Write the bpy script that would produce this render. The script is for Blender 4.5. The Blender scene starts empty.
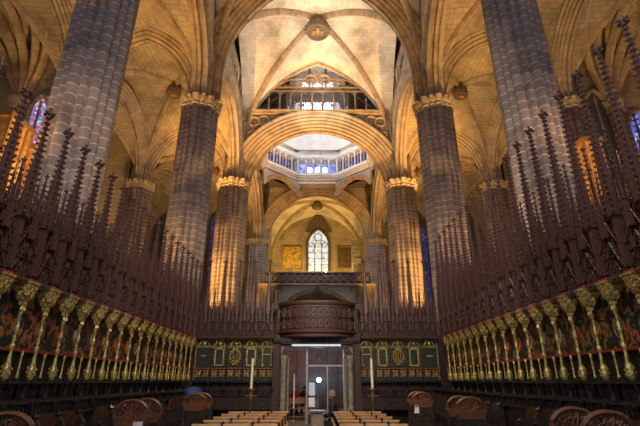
import bpy, bmesh, math, random
from math import sin, cos, pi, sqrt, acos, atan2, hypot, radians as R
from mathutils import Vector, Matrix
random.seed(7)
SC = bpy.context.scene
COL = SC.collection

# ------------------------------------------------------------------ materials
MATS = {}
def newmat(name):
    m = bpy.data.materials.new(name); m.use_nodes = True
    nt = m.node_tree
    for n in list(nt.nodes): nt.nodes.remove(n)
    out = nt.nodes.new('ShaderNodeOutputMaterial')
    b = nt.nodes.new('ShaderNodeBsdfPrincipled')
    nt.links.new(b.outputs[0], out.inputs[0])
    MATS[name] = m
    return m, nt, b, out
def nd(nt, t, **kw):
    n = nt.nodes.new(t)
    for k, v in kw.items():
        if k in n.inputs: n.inputs[k].default_value = v
        else: setattr(n, k, v)
    return n
def mixcol(nt, fac, a, b):
    n = nt.nodes.new('ShaderNodeMix'); n.data_type = 'RGBA'
    for s, v in ((0, fac), (6, a), (7, b)):
        if hasattr(v, 'is_linked') or hasattr(v, 'links'): nt.links.new(v, n.inputs[s])
        else: n.inputs[s].default_value = v if s == 0 else (*v, 1)
    return n.outputs[2]
def ramp(nt, src, stops):
    n = nt.nodes.new('ShaderNodeValToRGB')
    while len(n.color_ramp.elements) < len(stops): n.color_ramp.elements.new(0.5)
    for e, (p, c) in zip(n.color_ramp.elements, stops):
        e.position = p; e.color = (*c, 1)
    nt.links.new(src, n.inputs[0])
    return n.outputs[0]
def stone(name, ca, cb, mortar, bw=.55, bh=.3, ms=.02, bump=.4, noise=1.3):
    m, nt, b, out = newmat(name)
    uv = nd(nt, 'ShaderNodeUVMap')
    br = nd(nt, 'ShaderNodeTexBrick', Scale=1.0)
    br.inputs['Mortar Size'].default_value = ms; br.inputs['Mortar Smooth'].default_value = .35
    br.inputs['Brick Width'].default_value = bw; br.inputs['Row Height'].default_value = bh
    br.inputs['Color1'].default_value = (*ca, 1); br.inputs['Color2'].default_value = (*cb, 1)
    br.inputs['Mortar'].default_value = (*mortar, 1); br.inputs['Bias'].default_value = 0
    nt.links.new(uv.outputs[0], br.inputs[0])
    geo = nd(nt, 'ShaderNodeNewGeometry')
    no = nd(nt, 'ShaderNodeTexNoise', Scale=noise, Detail=6.0, Roughness=.65)
    nt.links.new(geo.outputs['Position'], no.inputs['Vector'])
    rp = ramp(nt, no.outputs[0], [(.32, (.42, .40, .40)), (.5, (.85, .85, .85)), (.68, (1.15, 1.1, 1.0))])
    mu = nt.nodes.new('ShaderNodeMix'); mu.data_type = 'RGBA'; mu.blend_type = 'MULTIPLY'
    mu.inputs[0].default_value = .85
    nt.links.new(br.outputs[0], mu.inputs[6]); nt.links.new(rp, mu.inputs[7])
    nt.links.new(mu.outputs[2], b.inputs['Base Color'])
    b.inputs['Roughness'].default_value = .85
    n2 = nd(nt, 'ShaderNodeTexNoise', Scale=9.0, Detail=4.0)
    nt.links.new(geo.outputs['Position'], n2.inputs['Vector'])
    ad = nd(nt, 'ShaderNodeMath', operation='SUBTRACT')
    nt.links.new(n2.outputs[0], ad.inputs[0]); nt.links.new(br.outputs['Fac'], ad.inputs[1])
    bp = nd(nt, 'ShaderNodeBump', Strength=bump, Distance=.04)
    nt.links.new(ad.outputs[0], bp.inputs['Height']); nt.links.new(bp.outputs[0], b.inputs['Normal'])
    return m
def plain(name, col, rough=.5, metal=0., var=.35, scale=14., bump=.3, dist=.01, emit=None, es=0, spec=None):
    m, nt, b, out = newmat(name)
    tc = nd(nt, 'ShaderNodeTexCoord')
    no = nd(nt, 'ShaderNodeTexNoise', Scale=scale, Detail=5.0)
    nt.links.new(tc.outputs['Object'], no.inputs['Vector'])
    lo = tuple(c * (1 - var) for c in col); hi = tuple(min(1, c * (1 + var)) for c in col)
    nt.links.new(ramp(nt, no.outputs[0], [(.3, lo), (.7, hi)]), b.inputs['Base Color'])
    b.inputs['Roughness'].default_value = rough; b.inputs['Metallic'].default_value = metal
    if spec is not None: b.inputs['Specular IOR Level'].default_value = spec
    if bump:
        bp = nd(nt, 'ShaderNodeBump', Strength=bump, Distance=dist)
        nt.links.new(no.outputs[0], bp.inputs['Height']); nt.links.new(bp.outputs[0], b.inputs['Normal'])
    if emit:
        b.inputs['Emission Color'].default_value = (*emit, 1); b.inputs['Emission Strength'].default_value = es
    return m
stone('pier_stone', (.44, .345, .28), (.32, .25, .20), (.78, .67, .55), bw=400., bh=.31, ms=.021, bump=.6)
stone('arch_stone', (.46, .35, .23), (.37, .28, .18), (.26, .19, .12), bw=400, bh=.42, ms=.013, bump=.4)
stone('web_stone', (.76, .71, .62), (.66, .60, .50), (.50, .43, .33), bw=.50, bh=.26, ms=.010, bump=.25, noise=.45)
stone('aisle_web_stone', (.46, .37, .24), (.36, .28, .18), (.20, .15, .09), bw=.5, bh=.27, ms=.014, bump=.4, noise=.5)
stone('wall_stone', (.42, .35, .27), (.36, .30, .22), (.22, .17, .12), bw=.8, bh=.36, ms=.016, bump=.3, noise=.6)
stone('pale_stone', (.74, .72, .70), (.66, .64, .62), (.5, .48, .47), bw=.8, bh=.36, ms=.012, bump=.1, noise=.12)
stone('floor_stone', (.16, .14, .12), (.12, .105, .09), (.05, .045, .04), bw=.6, bh=.6, ms=.01, bump=.1)
plain('carved_stone', (.36, .29, .20), .85, scale=9, bump=.9, dist=.05)
plain('spandrel_stone', (.30, .25, .20), .85, scale=9, bump=.6, dist=.03)
plain('dark_stone', (.10, .075, .06), .9, scale=4)
plain('boss_stone', (.15, .10, .06), .8, scale=12, bump=1, dist=.05)
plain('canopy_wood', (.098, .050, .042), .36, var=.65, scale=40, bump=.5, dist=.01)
plain('canopy_back', (.040, .020, .018), .6, var=.6, scale=30, bump=.4)  # canopy board darkened, depth shading in its colour; also on portal posts
plain('balcony_wood', (.070, .032, .024), .45, var=.4, scale=20, bump=.4)
plain('painted_red', (.11, .03, .022), .5, var=.7, scale=3)
plain('seat_wood', (.038, .029, .027), .27, var=.5, scale=12, bump=.4, dist=.006)
plain('brown_wood', (.085, .035, .020), .4, var=.5, scale=12, bump=.4, dist=.006)
plain('bench_end_wood', (.15, .062, .028), .4, var=.5, scale=16, bump=.4, dist=.006)
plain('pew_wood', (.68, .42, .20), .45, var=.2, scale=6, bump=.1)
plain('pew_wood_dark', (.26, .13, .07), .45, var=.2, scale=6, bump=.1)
plain('gold', (.84, .50, .17), .33, metal=.45, var=.72, scale=17, bump=.6, dist=.02)
plain('gold_dull', (.38, .23, .09), .5, metal=.4, var=.85, scale=40, bump=.8, dist=.012)
plain('red_paint', (.30, .045, .02), .45, var=.2)
plain('red_flower', (.45, .03, .03), .5, var=.3)
plain('blue_leather', (.030, .042, .14), .5, var=.35, scale=5)
plain('bright_blue', (.03, .07, .22), .6, var=.2)
plain('panel_green', (.016, .024, .019), .5, var=.4)
plain('black_iron', (.012, .012, .012), .5, var=.2)
plain('jamb_marble', (.22, .20, .15), .75, var=.4, scale=8)
plain('wax', (.85, .80, .66), .5, var=.05, bump=0)
plain('brass', (.55, .38, .14), .3, metal=.9, var=.3)
plain('steel', (.5, .52, .54), .35, metal=.8, var=.1, bump=0)
plain('paper', (.85, .85, .85), .6, var=.03, bump=0)
plain('skin', (.50, .30, .22), .5, var=.05, bump=0)
plain('grey_hair', (.20, .165, .14), .7, var=.3, scale=60)
plain('dark_hair', (.03, .02, .015), .7, var=.3, scale=60)
plain('dark_cloth', (.012, .013, .018), .8, var=.3)
plain('red_cloth', (.42, .02, .03), .8, var=.2)
plain('grey_metal', (.22, .22, .21), .4, metal=.5, var=.1, bump=0)
plain('lectern_wood', (.33, .28, .22), .5, var=.15)
plain('gilt_panel', (.50, .33, .08), .45, metal=.3, var=.8, scale=3.5, bump=.5)
plain('dark_canvas', (.09, .05, .025), .5, var=.8, scale=4)
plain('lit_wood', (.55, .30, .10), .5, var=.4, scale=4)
plain('shield_red', (.45, .05, .02), .45, var=.2)
plain('shield_gold', (.60, .34, .06), .4, metal=.2, var=.3)
plain('shield_blue', (.05, .09, .22), .45, var=.2)
plain('shield_white', (.45, .42, .36), .45, var=.2)

def painted_panel():
    m, nt, b, out = newmat('painted_panel')
    tc = nd(nt, 'ShaderNodeTexCoord'); oi = nd(nt, 'ShaderNodeObjectInfo')
    sh = nd(nt, 'ShaderNodeVectorMath', operation='MULTIPLY_ADD')
    cm = nd(nt, 'ShaderNodeCombineXYZ')
    for k in range(3): nt.links.new(oi.outputs['Random'], cm.inputs[k])
    nt.links.new(cm.outputs[0], sh.inputs[0]); sh.inputs[1].default_value = (37, 0, 23)
    nt.links.new(tc.outputs['Object'], sh.inputs[2])
    v = nd(nt, 'ShaderNodeTexVoronoi', Scale=9.0); nt.links.new(sh.outputs[0], v.inputs['Vector'])
    n = nd(nt, 'ShaderNodeTexNoise', Scale=4.8, Detail=1.5, Distortion=1.0); nt.links.new(sh.outputs[0], n.inputs['Vector'])
    hue = nd(nt, 'ShaderNodeTexNoise', Scale=6.0, Detail=1.0); nt.links.new(sh.outputs[0], hue.inputs['Vector'])
    leaf = ramp(nt, n.outputs[0], [(.53, (0, 0, 0)), (.56, (1, 1, 1)), (.66, (1, 1, 1)), (.69, (.2, .2, .2))])
    c = ramp(nt, hue.outputs[0], [(.40, (.30, .17, .045)), (.48, (.34, .05, .02)), (.56, (.20, .14, .05)), (.65, (.42, .10, .03))])
    base = mixcol(nt, v.outputs['Distance'], (.012, .022, .018), (.022, .034, .026))
    col = mixcol(nt, leaf, base, c)
    nt.links.new(col, b.inputs['Base Color']); b.inputs['Roughness'].default_value = .45
    return m
painted_panel()
def scroll_panel():
    m, nt, b, out = newmat('scroll_panel')
    tc = nd(nt, 'ShaderNodeTexCoord')
    n = nd(nt, 'ShaderNodeTexNoise', Scale=11.0, Detail=2.0, Distortion=2.5); nt.links.new(tc.outputs['Object'], n.inputs['Vector'])
    leaf = ramp(nt, n.outputs[0], [(.47, (0, 0, 0)), (.50, (1, 1, 1)), (.53, (0, 0, 0))])
    nt.links.new(mixcol(nt, leaf, (.016, .022, .018), (.26, .18, .06)), b.inputs['Base Color'])
    b.inputs['Roughness'].default_value = .5
scroll_panel()
def glass_emit(name, stops, strength, scale, vor=True):
    m, nt, b, out = newmat(name)
    tc = nd(nt, 'ShaderNodeTexCoord')
    v = nd(nt, 'ShaderNodeTexVoronoi', Scale=scale); nt.links.new(tc.outputs['Object'], v.inputs['Vector'])
    sep = nd(nt, 'ShaderNodeSeparateColor'); nt.links.new(v.outputs['Color'], sep.inputs[0])
    c = ramp(nt, sep.outputs[0], stops)
    nt.links.new(c, b.inputs['Base Color']); nt.links.new(c, b.inputs['Emission Color'])
    b.inputs['Emission Strength'].default_value = strength
    b.inputs['Roughness'].default_value = .3
glass_emit('pale_stained_glass', [(.0, (.40, .62, 1.)), (.3, (.80, .90, 1.)), (.48, (.12, .25, .70)), (.62, (.75, .85, 1.)), (.74, (.5, .38, .25)), (.80, (.35, .55, .95)), (.9, (.9, .95, 1.))], .62, 5.5)
glass_emit('deep_stained_glass', [(.0, (.25, .03, .30)), (.3, (.5, .15, .7)), (.45, (.9, .85, .95)), (.6, (.08, .25, .8)), (.75, (.1, .45, .5)), (.88, (.5, .04, .12))], .7, 8.0)
plain('leaded_glass', (.10, .09, .07), .3, var=.5, scale=6)
glass_emit('violet_glass', [(.0, (.03, .03, .16)), (.4, (.07, .06, .28)), (.8, (.10, .11, .4)), (.93, (.3, .3, .6))], .22, 4)
glass_emit('blue_glass', [(.0, (.06, .09, .55)), (.5, (.12, .18, .8)), (.9, (.4, .5, 1.))], .9, 3)
glass_emit('white_glass', [(.0, (.80, .88, 1.)), (.5, (.9, .95, 1.)), (.9, (1., 1., 1.))], 3.2, 2)
plain('lamp_glow', (1, 1, 1), .5, var=0, bump=0, emit=(.80, .90, 1.), es=60)
plain('tube_glow', (1, 1, 1), .5, var=0, bump=0, emit=(.80, .88, .95), es=.7)
plain('blue_lit_notice', (.6, .75, .95), .5, var=.05, bump=0)  # white notice with the lamp's blue light put into its colour
def clear():
    m, nt, b, out = newmat('clear_glass')
    nt.nodes.remove(b)
    t = nd(nt, 'ShaderNodeBsdfTransparent'); t.inputs[0].default_value = (.86, .92, .95, 1)
    g = nd(nt, 'ShaderNodeBsdfGlossy'); g.inputs['Roughness'].default_value = .02
    f = nd(nt, 'ShaderNodeFresnel', IOR=1.5)
    mx = nd(nt, 'ShaderNodeMixShader')
    nt.links.new(f.outputs[0], mx.inputs[0]); nt.links.new(t.outputs[0], mx.inputs[1]); nt.links.new(g.outputs[0], mx.inputs[2])
    nt.links.new(mx.outputs[0], out.inputs[0])
clear()

# ------------------------------------------------------------------ mesh builder
class MB:
    def __init__(s): s.v = []; s.f = []; s.uv = []; s.mi = []; s.mats = []; s.sm = []; s.cur = 0; s.smooth = False
    def mat(s, name):
        if name not in s.mats: s.mats.append(name)
        s.cur = s.mats.index(name); return s
    def face(s, idx, uv=None):
        s.f.append(tuple(idx)); s.uv.append(uv); s.mi.append(s.cur); s.sm.append(s.smooth)
    def grid(s, P, UV=None, closed=False, flip=False):
        """P: rows of points, UV likewise"""
        b = len(s.v); n = len(P[0])
        for r in P: s.v.extend([tuple(p) for p in r])
        for i in range(len(P) - 1):
            for j in range(n if closed else n - 1):
                k = (j + 1) % n
                q = [b + i*n + j, b + i*n + k, b + (i+1)*n + k, b + (i+1)*n + j]
                u = None
                if UV:
                    u = [UV[i][j], UV[i][j+1], UV[i+1][j+1], UV[i+1][j]]
                if flip: q = q[::-1]; u = u[::-1] if u else None
                s.face(q, u)
        return s
    def box(s, x0, y0, z0, x1, y1, z1):
        b = len(s.v)
        s.v += [(x0,y0,z0),(x1,y0,z0),(x1,y1,z0),(x0,y1,z0),(x0,y0,z1),(x1,y0,z1),(x1,y1,z1),(x0,y1,z1)]
        for q, ax in (((0,3,2,1),(0,1)), ((4,5,6,7),(0,1)), ((0,1,5,4),(0,2)), ((1,2,6,5),(1,2)), ((2,3,7,6),(0,2)), ((3,0,4,7),(1,2))):
            ids = [b + k for k in q]
            s.face(ids, [(s.v[k][ax[0]], s.v[k][ax[1]]) for k in ids])
        return s
    def lathe(s, prof, x=0, y=0, n=10, sq=False, a0=0., sx=1, sy=1):
        P = []; UV = []
        for r, z in prof:
            P.append([(x + sx*r*cos(a0 + 2*pi*j/n), y + sy*r*sin(a0 + 2*pi*j/n), z) for j in range(n)])
            UV.append([(.0 + 2*pi*r*j/n, z) for j in range(n+1)])
        s.grid(P, UV, closed=True)
        b = len(s.v)
        s.face([b - n + j for j in range(n)]); s.face([b - n*len(prof) + j for j in reversed(range(n))])
        return s
    def tube(s, pts, r, n=6, closed=False):
        pts = [Vector(p) for p in pts]; P = []; m = len(pts)
        rr = r if isinstance(r, (list, tuple)) else [r]*m
        up = Vector((0, 0, 1))
        for i, p in enumerate(pts):
            a = pts[(i-1) % m] if closed or i else pts[0]
            c = pts[(i+1) % m] if closed or i < m-1 else pts[-1]
            t = (c - a).normalized() if (c - a).length > 1e-9 else up
            ref = up if abs(t.z) < .9 else Vector((0, 1, 0))
            s1 = t.cross(ref).normalized(); s2 = s1.cross(t).normalized()
            P.append([p + (s1*cos(2*pi*j/n) + s2*sin(2*pi*j/n))*rr[i] for j in range(n)])
        if closed: P.append(P[0])
        s.grid(P, None, closed=True)
        if not closed:
            b = len(s.v); s.face([b - n + j for j in range(n)]); s.face([b - n*m + j for j in reversed(range(n))])
        return s
    def bar(s, a, b, w, d=None):
        d = d or w; a = Vector(a); b = Vector(b); t = (b - a).normalized()
        ref = Vector((0, 1, 0)) if abs(t.y) < .9 else Vector((0, 0, 1))
        s1 = t.cross(ref).normalized() * w/2; s2 = s1.cross(t).normalized() * d/2
        P = [[p + s1*i + s2*j for i, j in ((-1,-1),(1,-1),(1,1),(-1,1))] for p in (a, b)]
        k = len(s.v); s.grid(P, None, closed=True); s.face([k, k+1, k+2, k+3][::-1]); s.face([k+4, k+5, k+6, k+7])
        return s
    def octa(s, x, y, z, rx, ry=None, rz=None):
        ry = ry or rx; rz = rz or rx; b = len(s.v)
        s.v += [(x+rx,y,z),(x,y+ry,z),(x-rx,y,z),(x,y-ry,z),(x,y,z+rz),(x,y,z-rz)]
        for i in range(4):
            j = (i+1) % 4; s.face((b+i, b+j, b+4)); s.face((b+j, b+i, b+5))
        return s
    def ball(s, x, y, z, rx, ry=None, rz=None, n=10, m=6):
        ry = ry or rx; rz = rz or rx
        P = [[(x + rx*sin(pi*i/m)*cos(2*pi*j/n), y + ry*sin(pi*i/m)*sin(2*pi*j/n), z - rz*cos(pi*i/m)) for j in range(n)] for i in range(m+1)]
        return s.grid(P, None, closed=True)
    def poly(s, pts, d):
        """extrude polygon pts by vector d"""
        n = len(pts); b = len(s.v); d = Vector(d)
        s.v += [tuple(p) for p in pts] + [tuple(Vector(p) + d) for p in pts]
        nn = Vector((0,0,0))
        for i in range(n): nn += Vector(pts[i]).cross(Vector(pts[(i+1) % n]))
        ax = max(range(3), key=lambda k: abs(nn[k])); o = [k for k in range(3) if k != ax]
        uv = [(p[o[0]], p[o[1]]) for p in pts]
        s.face(list(range(b, b+n)), uv); s.face(list(range(b+2*n-1, b+n-1, -1)), uv[::-1])
        for i in range(n):
            j = (i+1) % n
            L = (Vector(pts[i]) - Vector(pts[j])).length
            s.face((b+j, b+i, b+n+i, b+n+j), [(0,0),(L,0),(L,d.length),(0,d.length)])
        return s
    def build(s, name, mat=None, parent=None, loc=None, rot=None):
        me = bpy.data.meshes.new(name)
        me.from_pydata(s.v, [], s.f)
        uvl = me.uv_layers.new(name='UVMap').data
        k = 0
        for f, uv in zip(s.f, s.uv):
            if uv:
                for t, c in enumerate(uv): uvl[k+t].uv = c
            k += len(f)
        for m in (s.mats or [mat]): me.materials.append(MATS[m])
        if len(s.mats) > 1:
            for p, i in zip(me.polygons, s.mi): p.material_index = i
        if any(s.sm):
            for p, i in zip(me.polygons, s.sm): p.use_smooth = i
        bm = bmesh.new(); bm.from_mesh(me); bmesh.ops.recalc_face_normals(bm, faces=bm.faces); bm.to_mesh(me); bm.free()
        o = bpy.data.objects.new(name, me); COL.objects.link(o)
        if parent: o.parent = parent
        if loc: o.location = loc
        if rot is not None: o.rotation_euler = (0, 0, rot)
        return o

def tag(o, label, cat, group=None, kind=None):
    o['label'] = label; o['category'] = cat
    if group: o['group'] = group
    if kind: o['kind'] = kind
    return o
def struct(o, label=None):
    o['kind'] = 'structure'
    if label: o['label'] = label
    return o
def empty(name, loc=(0,0,0), rot=0):
    o = bpy.data.objects.new(name, None); COL.objects.link(o)
    o.location = loc; o.rotation_euler = (0, 0, rot); o.empty_display_size = .2
    return o
KIDS = {}
def kids(o):
    return [c for c in bpy.data.objects if c.parent == o]
def tree_of(o):
    return (o, [tree_of(c) for c in kids(o)])
def copy_tree(t, parent=None):
    o, ch = t
    c = o.copy(); COL.objects.link(c)
    if parent: c.parent = parent
    for x in ch: copy_tree(x, c)
    return c
ORD = 'first second third fourth fifth sixth seventh eighth ninth tenth eleventh twelfth thirteenth fourteenth fifteenth sixteenth seventeenth eighteenth nineteenth twentieth twenty-first'.split()

# ------------------------------------------------------------------ arches and vaults
class Arc:
    """arch curve over half span a, rise h above spring zs (pointed when h>a, segmental when h<a)"""
    def __init__(s, a, zs, h):
        s.a, s.zs, s.h = a, zs, h
        if h >= a - 1e-6:
            s.R = (a*a + h*h) / (2*a); s.c = s.R - a; s.seg = False
        else:
            s.R = (a*a + h*h) / (2*h); s.c = 0; s.z0 = zs - (s.R - h); s.seg = True
    def z(s, x, r=0):
        x = abs(x)
        if s.seg:
            q = (s.R + r)**2 - x*x
            return s.z0 + sqrt(q) if q > 0 else s.zs
        q = (s.R + r)**2 - (x + s.c)**2
        return s.zs + sqrt(q) if q > 0 else s.zs
    def pts(s, r=0, n=12):
        """points (x,z) from left spring to right spring at offset r"""
        R_ = s.R + r; out = []
        if s.seg:
            t0 = math.asin((s.zs - s.z0) / s.R)
            for i in range(2*n + 1):
                t = pi - t0 - (pi - 2*t0) * i / (2*n)
                out.append((R_*cos(t), s.z0 + R_*sin(t)))
        else:
            t1 = acos(s.c / R_)
            half = [(-s.c + R_*cos(t1*i/n), s.zs + R_*sin(t1*i/n)) for i in range(n + 1)]
            out = [(-x, z) for x, z in half] + half[::-1][1:]
        return out
def vprofile(D, T, lobes, amp=.07, t0=.12, k=6):
    """moulded section: scalloped V from (D,-T) down to the soffit and back up"""
    pts = [(D, -T)]
    def run(a, b, m, out):
        L = hypot(b[0]-a[0], b[1]-a[1]); nx, ny = (b[1]-a[1])/L, -(b[0]-a[0])/L
        for i in range(m*k + 1):
            f = i/(m*k); w = abs(sin(pi*f*m)) * amp
            out.append((a[0] + (b[0]-a[0])*f + nx*w*out_s, a[1] + (b[1]-a[1])*f + ny*w*out_s))
    out_s = 1
    run((D*.92, -T), (0.04, -t0), lobes, pts)
    run((0.04, -t0), (0.04, t0), 1, pts)
    run((0.04, t0), (D*.92, T), lobes, pts)
    pts.append((D, T))
    # make the bumps point away from the centre of the section
    return pts
def arch_mesh(mb, P0, P1, arc, prof, n=12, stilt=0.):
    """P0,P1: xy ends of the span axis; section radial r (outwards), transverse t"""
    P0 = Vector((*P0, 0)); P1 = Vector((*P1, 0)); mid = (P0 + P1)/2; d = (P1 - P0).normalized(); w = Vector((-d.y, d.x, 0))
    rows = []
    cols = [arc.pts(r, n) for r, t in prof]
    m = len(cols[0])
    acc = [0.]*len(prof); L = 0.
    for i in range(m):
        rows.append([mid + d*cols[j][i][0] + w*prof[j][1] + Vector((0, 0, cols[j][i][1])) for j in range(len(prof))])
    if stilt:
        rows = [[p - Vector((0,0,stilt)) for p in rows[0]]] + rows + [[p - Vector((0,0,stilt)) for p in rows[-1]]]
    UV = []; L = 0
    cw = [0.]
    for j in range(1, len(prof)): cw.append(cw[-1] + hypot(prof[j][0]-prof[j-1][0], prof[j][1]-prof[j-1][1]))
    for i, r in enumerate(rows):
        if i: L += (r[len(r)//2] - rows[i-1][len(r)//2]).length
        UV.append([(cw[j]*1.0, L) for j in range(len(prof))])
    mb.smooth = True
    mb.grid(rows, UV)
    mb.smooth = False
    return mb
def sweep(mb, pts, prof):
    """pts in a vertical plane; prof (n,t): n along in-plane normal (upwards/outwards), t horizontal"""
    pts = [Vector(p) for p in pts]
    hd = (pts[-1] - pts[0]); hd.z = 0; hd.normalize(); w = Vector((-hd.y, hd.x, 0))
    rows = []; UV = []; L = 0
    for i, p in enumerate(pts):
        t = (pts[min(i+1, len(pts)-1)] - pts[max(i-1, 0)]).normalized()
        nn = w.cross(t); 
        if nn.z < 0: nn = -nn
        if abs(nn.z) < 1e-3 and nn.dot(hd) > 0: nn = -nn
        rows.append([p + nn*a + w*b for a, b in prof])
        if i: L += (p - pts[i-1]).length
        UV.append([(j*.1, L) for j in range(len(prof))])
    mb.smooth = True; mb.grid(rows, UV); mb.smooth = False
    return mb
RIB = [(.10, -.20), (-.08, -.20), (-.14, -.14), (-.22, -.12), (-.30, -.05), (-.33, 0), (-.30, .05), (-.22, .12), (-.14, .14), (-.08, .20), (.10, .20)]
RIBS = [(a*.8, b*.8) for a, b in RIB]

def vault(name, label, x0, x1, y0, y1, zs, H, mat, ribprof=RIB, dome=.25, n=20, spring_rib=0.):
    cx, cy = (x0+x1)/2, (y0+y1)/2; ax, ay = (x1-x0)/2, (y1-y0)/2
    arc = Arc(ax, 0, H)
    def Z(u, v):
        s_ = min(abs(u), abs(v)); m_ = max(abs(u), abs(v))
        return zs + arc.z(s_*ax) + dome*(1 - m_*m_)
    mb = MB()
    cell = []
    ts = [i/n for i in range(n+1)]
    # four cells, each a fan of rows from edge to centre
    for k in range(4):
        P = []; UV = []
        for i in range(n+1):            # m = distance from centre to edge
            m_ = i/n; row = []; ur = []
            for j in range(2*n+1):
                q = (j/n - 1) * m_
                u, v = ((q, m_), (m_, q), (q, -m_), (-m_, q))[k]
                z = Z(u, v); row.append((cx + u*ax, cy + v*ay, z))
                along = (m_*ay if k % 2 == 0 else m_*ax)
                # arc length from crown
                sgn = 1 if q > 0 else -1
                aa = ax if k % 2 == 0 else ay
                ln = hypot(q*aa, arc.z(0) - arc.z(abs(q)*ax))
                ur.append((along, sgn*ln))
            P.append(row); UV.append(ur)
        mb.smooth = True; mb.grid(P, UV); mb.smooth = False
    o = struct(mb.build(name, mat), label)
    for su, sv in ((-1,-1),(1,-1),(1,1),(-1,1)):
        pts = []
        for i in range(15):
            t = 1 - i/14
            t = max(t, .0)
            pts.append((cx + su*t*ax, cy + sv*t*ay, Z(t, t) - .02))
        sweep(MB(), pts, ribprof)
        m2 = MB(); sweep(m2, pts, ribprof); m2.build('rib', 'arch_stone', o)
    return o

def spandrel(mb, P0, P1, th, arc, ztop, r=.25, zlow=None, n=28):
    """wall over an arch: two faces and top"""
    P0 = Vector((*P0, 0)); P1 = Vector((*P1, 0)); L = (P1-P0).length; d = (P1-P0).normalized(); w = Vector((-d.y, d.x, 0))
    a = arc.a; zlow = arc.zs if zlow is None else zlow
    xs = sorted(set([-L/2, L/2, -a-r*.99, a+r*.99] + [-(a+r) + 2*(a+r)*i/n for i in range(n+1)]))
    mid = (P0+P1)/2
    for side in (-1, 1):
        lo = []; hi = []; ul = []; uh = []
        for x in xs:
            z = arc.z(x, r) if abs(x) < a + r*.98 else zlow
            zt = ztop(x) if callable(ztop) else ztop
            z = min(z, zt)
            p = mid + d*x + w*side*th/2
            lo.append((p.x, p.y, z)); hi.append((p.x, p.y, zt)); ul.append((x, z)); uh.append((x, zt))
        mb.grid([lo, hi], [ul, uh])
        if side < 0: l0, h0 = lo, hi
    mb.grid([l0, lo]); mb.grid([h0, hi])
    return mb

# ------------------------------------------------------------------ piers
def section(Rad, rb, rs, n=16, k=8):
    lob = []
    for i in range(n):
        r_ = rb if i % 2 == 0 else rs
        lob.append((2*pi*i/n, Rad - r_ - (0 if i % 2 == 0 else .06), r_))
    out = []
    for j in range(n*k):
        th = 2*pi*(j + .5)/(n*k) ; best = Rad*.74
        for a, dd, r_ in lob:
            c = cos(th - a)*dd; q = r_*r_ - (sin(th - a)*dd)**2
            if q >= 0 and c > 0: best = max(best, c + sqrt(q))
        out.append((cos(th)*best, sin(th)*best))
    return out
def extr(mb, sec, levels, wave=None):
    P = []; UV = []
    per = [0.]
    for i in range(len(sec)):
        a = sec[i]; b = sec[(i+1) % len(sec)]; per.append(per[-1] + hypot(a[0]-b[0], a[1]-b[1]))
    for z, s_ in levels:
        P.append([(x*s_, y*s_, z) for x, y in sec]); UV.append([(p, z) for p in per])
    mb.smooth = True; mb.grid(P, UV, closed=True); mb.smooth = False
    b = len(mb.v); n = len(sec); mb.face([b-n+j for j in range(n)])
    return mb
SEC = section(1.0, .17, .115, 16, 9)
SECS = section(.8, .17, .11)
PIER = None
def make_pier(name, loc, label, cat, group, zc=16.05, rot=0, sec=None, up=21.5, sc=1.):
    sec = sec or SEC
    e = empty(name, loc, rot); tag(e, label, cat, group)
    m = MB(); extr(m, [(x*sc, y*sc) for x, y in sec], [(.9, 1), (zc - .45, 1)]); m.build('shaft', 'pier_stone', e)
    m = MB(); extr(m, [(x*sc, y*sc) for x, y in sec], [(0, 1.28), (.35, 1.28), (.42, 1.18), (.7, 1.15), (.78, 1.05), (.92, 1.02)]); m.build('plinth', 'pier_stone', e)
    m = MB(); extr(m, [(x*sc, y*sc) for x, y in sec], [(zc-.46, 1.0), (zc-.44, 1.05), (zc-.38, 1.05), (zc-.36, 1.0), (zc-.2, 1.05), (zc-.06, 1.13), (zc+.0, 1.11), (zc+.05, 1.17), (zc+.12, 1.17), (zc+.13, 1.0)])
    for j in range(40):
        a = 2*pi*j/40; r_ = 1.04*sc
        for z_, q in ((zc-.24, .07), (zc-.1, .09)): m.octa(cos(a + q)*r_, sin(a + q)*r_, z_, .065, .065, .07)
    m.build('capital', 'carved_stone', e)
    m = MB(); extr(m, [(x*sc*.8, y*sc*.8) for x, y in sec], [(zc+.1, 1), (up, 1)]); m.build('upper_shaft', 'arch_stone', e)
    return e
PX = 6.6
NY = [10.2, 20.3, 30.7, 45.7]
RY = [11.1, 20.3, 30.7, 45.7]
near = ['massive clustered grey stone pier nearest the camera', 'clustered stone pier at the start of the white vault bay', 'orange-lit stone pier carrying the big round arch', 'farthest stone pier flanking the end gallery']
for sd, Ys in ((-1, NY), (1, RY)):
    for i, y in enumerate(Ys):
        make_pier('stone_pier', (sd*PX, y, 0), near[i] + (' on the left' if sd < 0 else ' on the right'), 'pillar', 'nave piers', sc=(.86, 1.05, 1.2, 1.2)[i])
        make_pier('stone_pier', (sd*14.0, Ys[i], 0), 'outer aisle pier on the ' + ('left' if sd < 0 else 'right') + ', ' + ORD[i] + ' from the camera', 'pillar', 'aisle piers', zc=16.0)
# slim shafts beside the end arch, in front of the far piers
for sd in (-1, 1):
    for j, (dx, dy) in enumerate(((-.0, -1.35), (.0, 1.3))):
        pass

# ------------------------------------------------------------------ arches
BIG = vprofile(1.15, .75, 4, .09, .16)
MED = vprofile(.95, .62, 4, .075, .14)
SML = vprofile(.55, .4, 3, .06, .1)
def arch(name, label, P0, P1, a, zs, h, prof, stilt=0, mat='arch_stone', cat='arch', group=None, n=14):
    m = MB(); arch_mesh(m, P0, P1, Arc(a, zs, h), prof, n, stilt)
    global an
    o = m.build('trim_%d' % an, mat); an += 1; struct(o, label); return o
an = 10
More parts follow.
